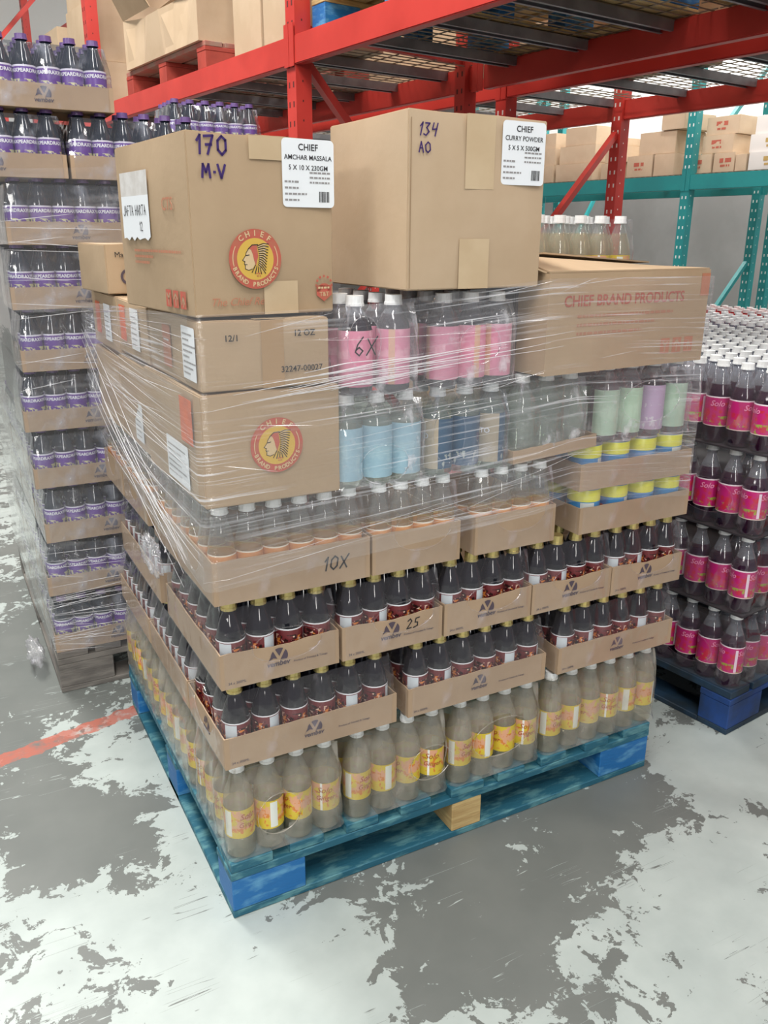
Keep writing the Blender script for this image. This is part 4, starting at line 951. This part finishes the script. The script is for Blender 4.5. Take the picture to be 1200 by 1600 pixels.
# ================================================================= bottles further back on the right
def back_block(key, what, v0, u0, nv, nu, ztop_, grp, cat='bottle'):
    for j in range(nu):
        for i in range(nv):
            X, Y = fr(v0+(i+.5)*.075, u0+(j+.5)*.075)
            bottle(key, X, Y, ztop_-.23, 0, '%s, %s across and %s back in the far block' % (what, ORD[i], ORD[j]), cat, grp)
back_block('water', 'clear white-capped bottle', 2.78, .30, 6, 18, 1.07, 'clear bottles behind the magenta-label stack')
back_block('redpop', 'red white-capped bottle', 3.42, .55, 4, 18, 1.06, 'red bottles far behind the magenta-label stack')
for nm, v0, u0, w, d, mt in (('white carton base under the far clear bottles', 2.78, .30, .45, 1.35, M('white_carton', (.6, .6, .6), .6)), ('red carton base under the far red bottles', 3.42, .55, .30, 1.35, M('red_carton', (.5, .05, .04), .6))):
    o = carton(nm, *fr(v0, u0), .145, w, d, .68, 7.2, mat=mt, tape=False, seed=33, name='carton_stack'); 
    pallet('blue pallet under the %s' % nm.split(' base ')[0], *fr(v0, u0), w, d, rz=A)

# =================================================================== RACKS
def rack(label, name, posts, beams, braces, mat, slotm, slots=True):
    t = empty(name, (0, 0, 0), A); tag(t, label, 'rack')
    for (v, u, z0, z1, face) in posts:
        bm = bmesh.new(); w, dp, th = .075, .075, .003
        add_box(bm, v, v+th, u-w/2, u+w/2, z0, z1)                     # web toward the aisle
        for s in (-1, 1): add_box(bm, v+th, v+dp, u+s*w/2-(th if s > 0 else 0), u+s*w/2+(0 if s > 0 else th), z0, z1)
        add_box(bm, v+dp-th, v+dp, u-w/2+th, u-w/2+.02, z0, z1); add_box(bm, v+dp-th, v+dp, u+w/2-.02, u+w/2-th, z0, z1)
        up = link('upright', bm, mat, t)
        if slots:
            bm = bmesh.new(); z = z0+.05
            while z < z1:
                for s in (-1, 1): add_box(bm, v-.0006, v-.0001, u+s*.017-.005, u+s*.017+.005, z, z+.022)
                add_box(bm, v+.03, v+.036, u-w/2-.0006, u-w/2-.0001, z+.02, z+.028)
                z += .075
            link('slots', bm, slotm, up)
        link('foot_plate', bx((v-.01, v+dp+.01, u-w/2-.01, u+w/2+.01, 0, .006)), mat, t)
    for (v, u0, u1, z0, h, dp) in beams:
        bm = bmesh.new(); add_box(bm, v, v+dp, u0, u1, z0, z0+h); add_box(bm, v+dp*.6, v+dp, u0, u1, z0+h, z0+h+.0001)
        bmesh.ops.bevel(bm, geom=[e for e in bm.edges if e.calc_length() > .5], offset=.004, segments=2, affect='EDGES')
        link('beam', bm, mat, t)
        for ue in (u0, u1): link('beam_connector', bx((v-.005, v-.0012, ue-.038 if ue == u0 else ue+.001, ue-.001 if ue == u0 else ue+.038, z0-.006, z0+h+.045)), mat, t)
    for a, b in braces:
        bm = bmesh.new(); add_bar(bm, a, b, .035, .035); link('brace', bm, mat, t)
    return t
ZB = 2.083; BH = .108
UF = 2.03; BAY = 2.62
posts = []
for u in (UF-BAY, UF, UF+BAY, UF+2*BAY, UF+3*BAY):
    posts += [(1.35, u, 0, 4.4, 0), (2.345, u+.10, 0, 4.4, 0)]
beams = []; 
for k in range(4):
    u0 = UF-BAY+k*BAY
    for z in (ZB, ZB+1.27):
        beams += [(1.345, u0+.04, u0+BAY-.04, z, BH, .045), (2.375, u0+.04, u0+BAY-.04, z, BH, .045)]
br = []
for u in (UF-BAY, UF, UF+BAY, UF+2*BAY):
    for z in (.15, 1.15, 3.0): br.append(((1.42, u, z+.95), (2.345, u+.1, z+.05)) if z != 3.0 else ((1.42, u, z), (2.345, u+.1, z+1.0)))
    for z in (.12, 2.22): br.append(((1.42, u, z), (2.345, u+.1, z)))
rack('red pallet rack with perforated uprights standing beside the aisle', 'pallet_rack', posts, beams, br, RED_P, SLOT)
posts = []; 
for u in (2.13-BAY, 2.13, 2.13+BAY, 2.13+2*BAY): posts += [(2.62, u, 0, 4.4, 0), (3.74, u+.2, 0, 4.4, 0)]
beams = []
for k in range(3):
    u0 = 2.13-BAY+k*BAY
    for z in (ZB-.005, ZB+1.55): beams += [(2.62, u0+.04, u0+BAY-.04, z, BH, .045), (3.76, u0+.2, u0+BAY+.2, z, BH, .045)]
br = [((2.70, u, z), (3.74, u+.2, z+.85)) for u in (2.13-BAY, 2.13, 2.13+BAY) for z in (.2, 1.15, 3.0)]
rack('red pallet rack back to back behind the aisle rack', 'pallet_rack', posts, beams, br, RED_P, M('bright_slot', (.8, .75, .7), .5))
posts = []; TU = 3.06
for u in (TU-BAY, TU, TU+BAY): posts += [(5.46, u, 0, 4.2, 0), (6.52, u+.05, 0, 4.2, 0), (6.80, u+.05, 0, 4.2, 0)]
beams = []
for k in range(3):
    u0 = TU-BAY+k*BAY
    for z in (1.766, 3.4): beams += [(5.46, u0+.04, u0+BAY-.04, z, .112, .045), (6.55, u0+.04, u0+BAY-.04, z, .112, .045)]
br = [((5.53, u, z), (6.5, u+.05, z+.9)) for u in (TU-BAY, TU, TU+BAY) for z in (.3, 1.9)]+[((6.85, u+.05, .9), (7.6, u+.05, 2.1)) for u in (TU-BAY, TU, TU+BAY)]
rack('teal pallet rack with cartons across the far aisle', 'pallet_rack', posts, beams, br, TEAL_P, SLOT_T)
# wire decks
def deck(label, v0, v1, u0, u1, z, supports=3, grp='wire decks of the red racks', pitch=.055):
    t = empty('wire_deck', (0, 0, 0), A); tag(t, label, 'shelf deck', grp)
    bm = bmesh.new(); r = .0022; u = u0+.02
    while u < u1: add_box(bm, v0, v1, u-r, u+r, z, z+.004); u += pitch
    v = v0+.02
    while v < v1: add_box(bm, v-r, v+r, u0, u1, z+.004, z+.008); v += .11
    link('wire_mesh', bm, WIRE, t)
    for k in range(supports):
        uu = u0+(u1-u0)*(k+.5)/supports
        bm = bmesh.new(); add_box(bm, v0+.02, v1-.02, uu-.032, uu+.032, z-.003, z-.0005); add_box(bm, v0+.02, v1-.02, uu-.032, uu-.029, z-.036, z-.003); add_box(bm, v0+.02, v1-.02, uu+.029, uu+.032, z-.036, z-.003)
        add_box(bm, v0+.02, v1-.02, uu-.032, uu-.018, z-.038, z-.036); add_box(bm, v0+.02, v1-.02, uu+.018, uu+.032, z-.038, z-.036)
        link('support_channel', bm, GALV, t)
dn = ['nearest bay', 'middle bay', 'far bay']
for k in range(3):
    u0 = UF-BAY+k*BAY
    for q in range(2):
        a, b = u0+.05+q*(BAY/2-.03), u0+.05+(q+1)*(BAY/2-.03)-.01
        deck('grey wire deck of the aisle rack, %s, %s half' % (dn[k], ('near', 'far')[q]), 1.37, 2.41, a, b, ZB+BH)
        deck('grey wire deck of the rear red rack, %s, %s half' % (dn[k], ('near', 'far')[q]), 2.64, 3.79, a+.1, b+.1, ZB+BH)
for k in range(3):
    u0 = TU-BAY+k*BAY
    deck('wire deck of the teal rack, %s' % dn[k], 5.48, 6.6, u0+.05, u0+BAY-.05, 1.880, 4, 'wire decks of the teal rack')

# loads on the red racks, seen from below and from the aisle
ZD = ZB+BH+.0085
def rcarton(label, v, u, z, w, d, h, yaw=0, mat=None, grp=None, seed=0, **kw):
    x, y, _ = rk(v, u); return carton(label, x, y, z, w, d, h, 7.2+yaw, mat=mat, seed=seed, group=grp, **kw)
def rpallet(label, v, u, w, d, z, bm_, bd):
    x, y, _ = rk(v, u); t = pallet(label, x, y, w, d, rz=A, blockm=bm_, boardm=bd); t.location.z = z; return t
rpallet('red pallet on the aisle rack deck under the open crushed carton', 1.42, 3.02, 1.0, 1.15, ZD, REDWOOD, M('worn_red_board', (.36, .12, .09), .7, col2=(.30, .2, .15), scale=9))
rpallet('blue pallet with brown boards above the main stack on the aisle rack', 1.42, .85, 1.0, 1.12, ZD, BLUE_W, WOOD)
rpallet('brown pallet on the aisle rack deck nearest the camera', 1.42, -.45, 1.0, 1.15, ZD, GREYWOOD, WOOD)
# open carton with raised flap
xo, yo, _ = rk(1.40, 3.05); oc = empty('open_carton', (xo, yo, ZD+.144), A); tag(oc, 'crushed open carton with raised flaps on the red pallet', 'box')
bm = bmesh.new(); w, d, h = .55, 1.05, .26
for (x0, x1, y0, y1) in ((0, .005, 0, d), (w-.005, w, 0, d), (.005, w-.005, 0, .005), (.005, w-.005, d-.005, d)): add_box(bm, x0, x1, y0, y1, 0, h)
add_box(bm, .005, w-.005, .005, d-.005, 0, .004)
bmesh.ops.subdivide_edges(bm, edges=[e for e in bm.edges if e.calc_length() > .5], cuts=6, use_grid_fill=True)
for v in bm.verts:
    if v.co.z > .2: v.co.z -= .05*math.sin(v.co.y/d*math.pi)**2; v.co.x += .03*math.sin(v.co.y*9)
link('carton_body', bm, CARD_L, oc)
for nm, pts in (('flap', [(0, .62, h), (0, d, h), (-.22, d+.05, h+.45), (-.25, .72, h+.42)]), ('flap', [(0, 0, h), (0, .60, h-.04), (.30, .52, h+.14), (.34, .05, h+.10)])):
    bm = bmesh.new(); bm.faces.new([bm.verts.new(p) for p in pts]); r_ = bmesh.ops.extrude_face_region(bm, geom=bm.faces[:]); bmesh.ops.translate(bm, verts=[v for v in r_['geom'] if isinstance(v, bmesh.types.BMVert)], vec=(.004, 0, .004)); link(nm, bm, CARD, oc)
gu = 'cartons on the upper red rack deck'
rcarton('tall pale carton beside the perforated upright, nearer one', 1.44, 2.13, ZD, .45, .30, .62, seed=31, mat=CARD_L, grp=gu)
rcarton('tall pale carton beside the perforated upright, farther one', 1.44, 2.45, ZD, .45, .28, .60, seed=32, mat=CARD_L, grp=gu)
rcarton('pale carton on the rack just behind the crushed carton, lower', 1.42, 4.75, ZD, .9, .62, .30, seed=33, mat=CARD_L, grp=gu)
rcarton('pale carton on the rack just behind the crushed carton, upper', 1.44, 4.78, ZD+.305, .9, .55, .36, seed=34, mat=CARD_L, grp=gu)
rcarton('pale carton farthest down the red rack', 1.42, 5.5, ZD, .9, .60, .62, seed=35, mat=CARD_L, grp=gu)
rcarton('pale carton stacked highest down the red rack', 1.46, 4.85, ZD+.67, .8, .5, .4, seed=36, mat=CARD_L, grp=gu)
rcarton('big brown carton above the blue pallet', 1.46, .90, ZD+.1425, .9, .5, .5, seed=37, grp=gu)
rcarton('big brown carton beside the one above the blue pallet', 1.46, 1.42, ZD+.1425, .9, .5, .5, seed=38, grp=gu)
rcarton('brown carton above the nearest brown pallet', 1.46, -.42, ZD+.1425, .9, .55, .5, seed=39, grp=gu)
rcarton('brown carton on the nearest brown pallet, farther one', 1.46, .16, ZD+.1425, .9, .5, .5, seed=40, grp=gu)
for i, u in enumerate((-.4, .55, 1.35, 2.5, 3.5)):
    rcarton('brown carton on the rear red rack deck, %s from the camera' % ORD[i], 2.70, u, ZD, .62, .60, .40, seed=50+i, grp='cartons on the rear red rack deck', mat=CARD)
# cartons on the teal rack
gq = 'cartons on the teal rack'; TZ = 1.8885
MC = M('pale_tan_carton', (.60, .47, .33), .75, col2=(.55, .42, .29), scale=5)  # paler cardboard for the tan cartons on the teal rack
WC = M('white_print_carton', (.74, .73, .70), .6)
tc = [('A', 4.60, 4.79, .0, .15, MC), ('A', 4.60, 4.79, .15, .15, MC), ('A', 4.62, 4.79, .30, .13, MC),
      ('B', 4.12, 4.56, .0, .15, MC), ('B', 4.12, 4.54, .152, .15, MC), ('B', 4.14, 4.50, .304, .15, MC),
      ('D', 3.80, 4.02, .0, .13, MC), ('D', 3.78, 4.0, .133, .13, MC), ('D', 3.80, 3.98, .266, .06, MC),
      ('E', 3.48, 3.74, .0, .17, MC), ('F', 3.26, 3.46, .0, .17, MC), ('F', 3.28, 3.64, .172, .17, MC), ('G', 3.20, 3.42, .345, .12, MC),
      ('H', 2.92, 3.18, .0, .14, MC), ('I', 2.72, 2.90, .0, .14, MC), ('I', 2.76, 3.03, .142, .13, MC), ('I', 2.74, 3.02, .274, .13, MC),
      ('K', 2.62, 2.71, .0, .12, MC), ('J', 2.20, 2.60, .0, .125, WC), ('J', 2.20, 2.62, .127, .125, WC), ('J', 2.22, 2.60, .254, .125, WC), ('N', 1.7, 2.15, .0, .2, MC)]
seen = {}
for i, (cn, u0, u1, z, h, mt) in enumerate(tc):
    k = seen.get(cn, 0); seen[cn] = k+1
    nm = {'A': 'farthest left', 'B': 'second', 'D': 'third', 'E': 'fourth', 'F': 'fifth', 'G': 'sixth', 'H': 'seventh', 'I': 'eighth', 'K': 'ninth', 'J': 'white printed', 'N': 'nearest'}[cn]
    o = rcarton('%s carton pile on the teal rack, %s box up' % (nm, ORD[k]), 5.56+.02*k, u0, TZ+z, .40, u1-u0, h, mat=mt, grp=gq, seed=60+i, bulge=.002, tape=False)
    if cn in ('E', 'H', 'I', 'J'):
        bm = bmesh.new(); dashes(bm, 0, 0, .10, .03, 0, i); dashes(bm, .01, -.03, .08, .015, 0, i+1)
        flat('printed_mark', bm, [RED_INK if cn != 'J' else M('ochre_print', (.5, .35, .12), .6)], o, 'left', (.40, u1-u0, h), (u1-u0)*.7, h*.5, .003)
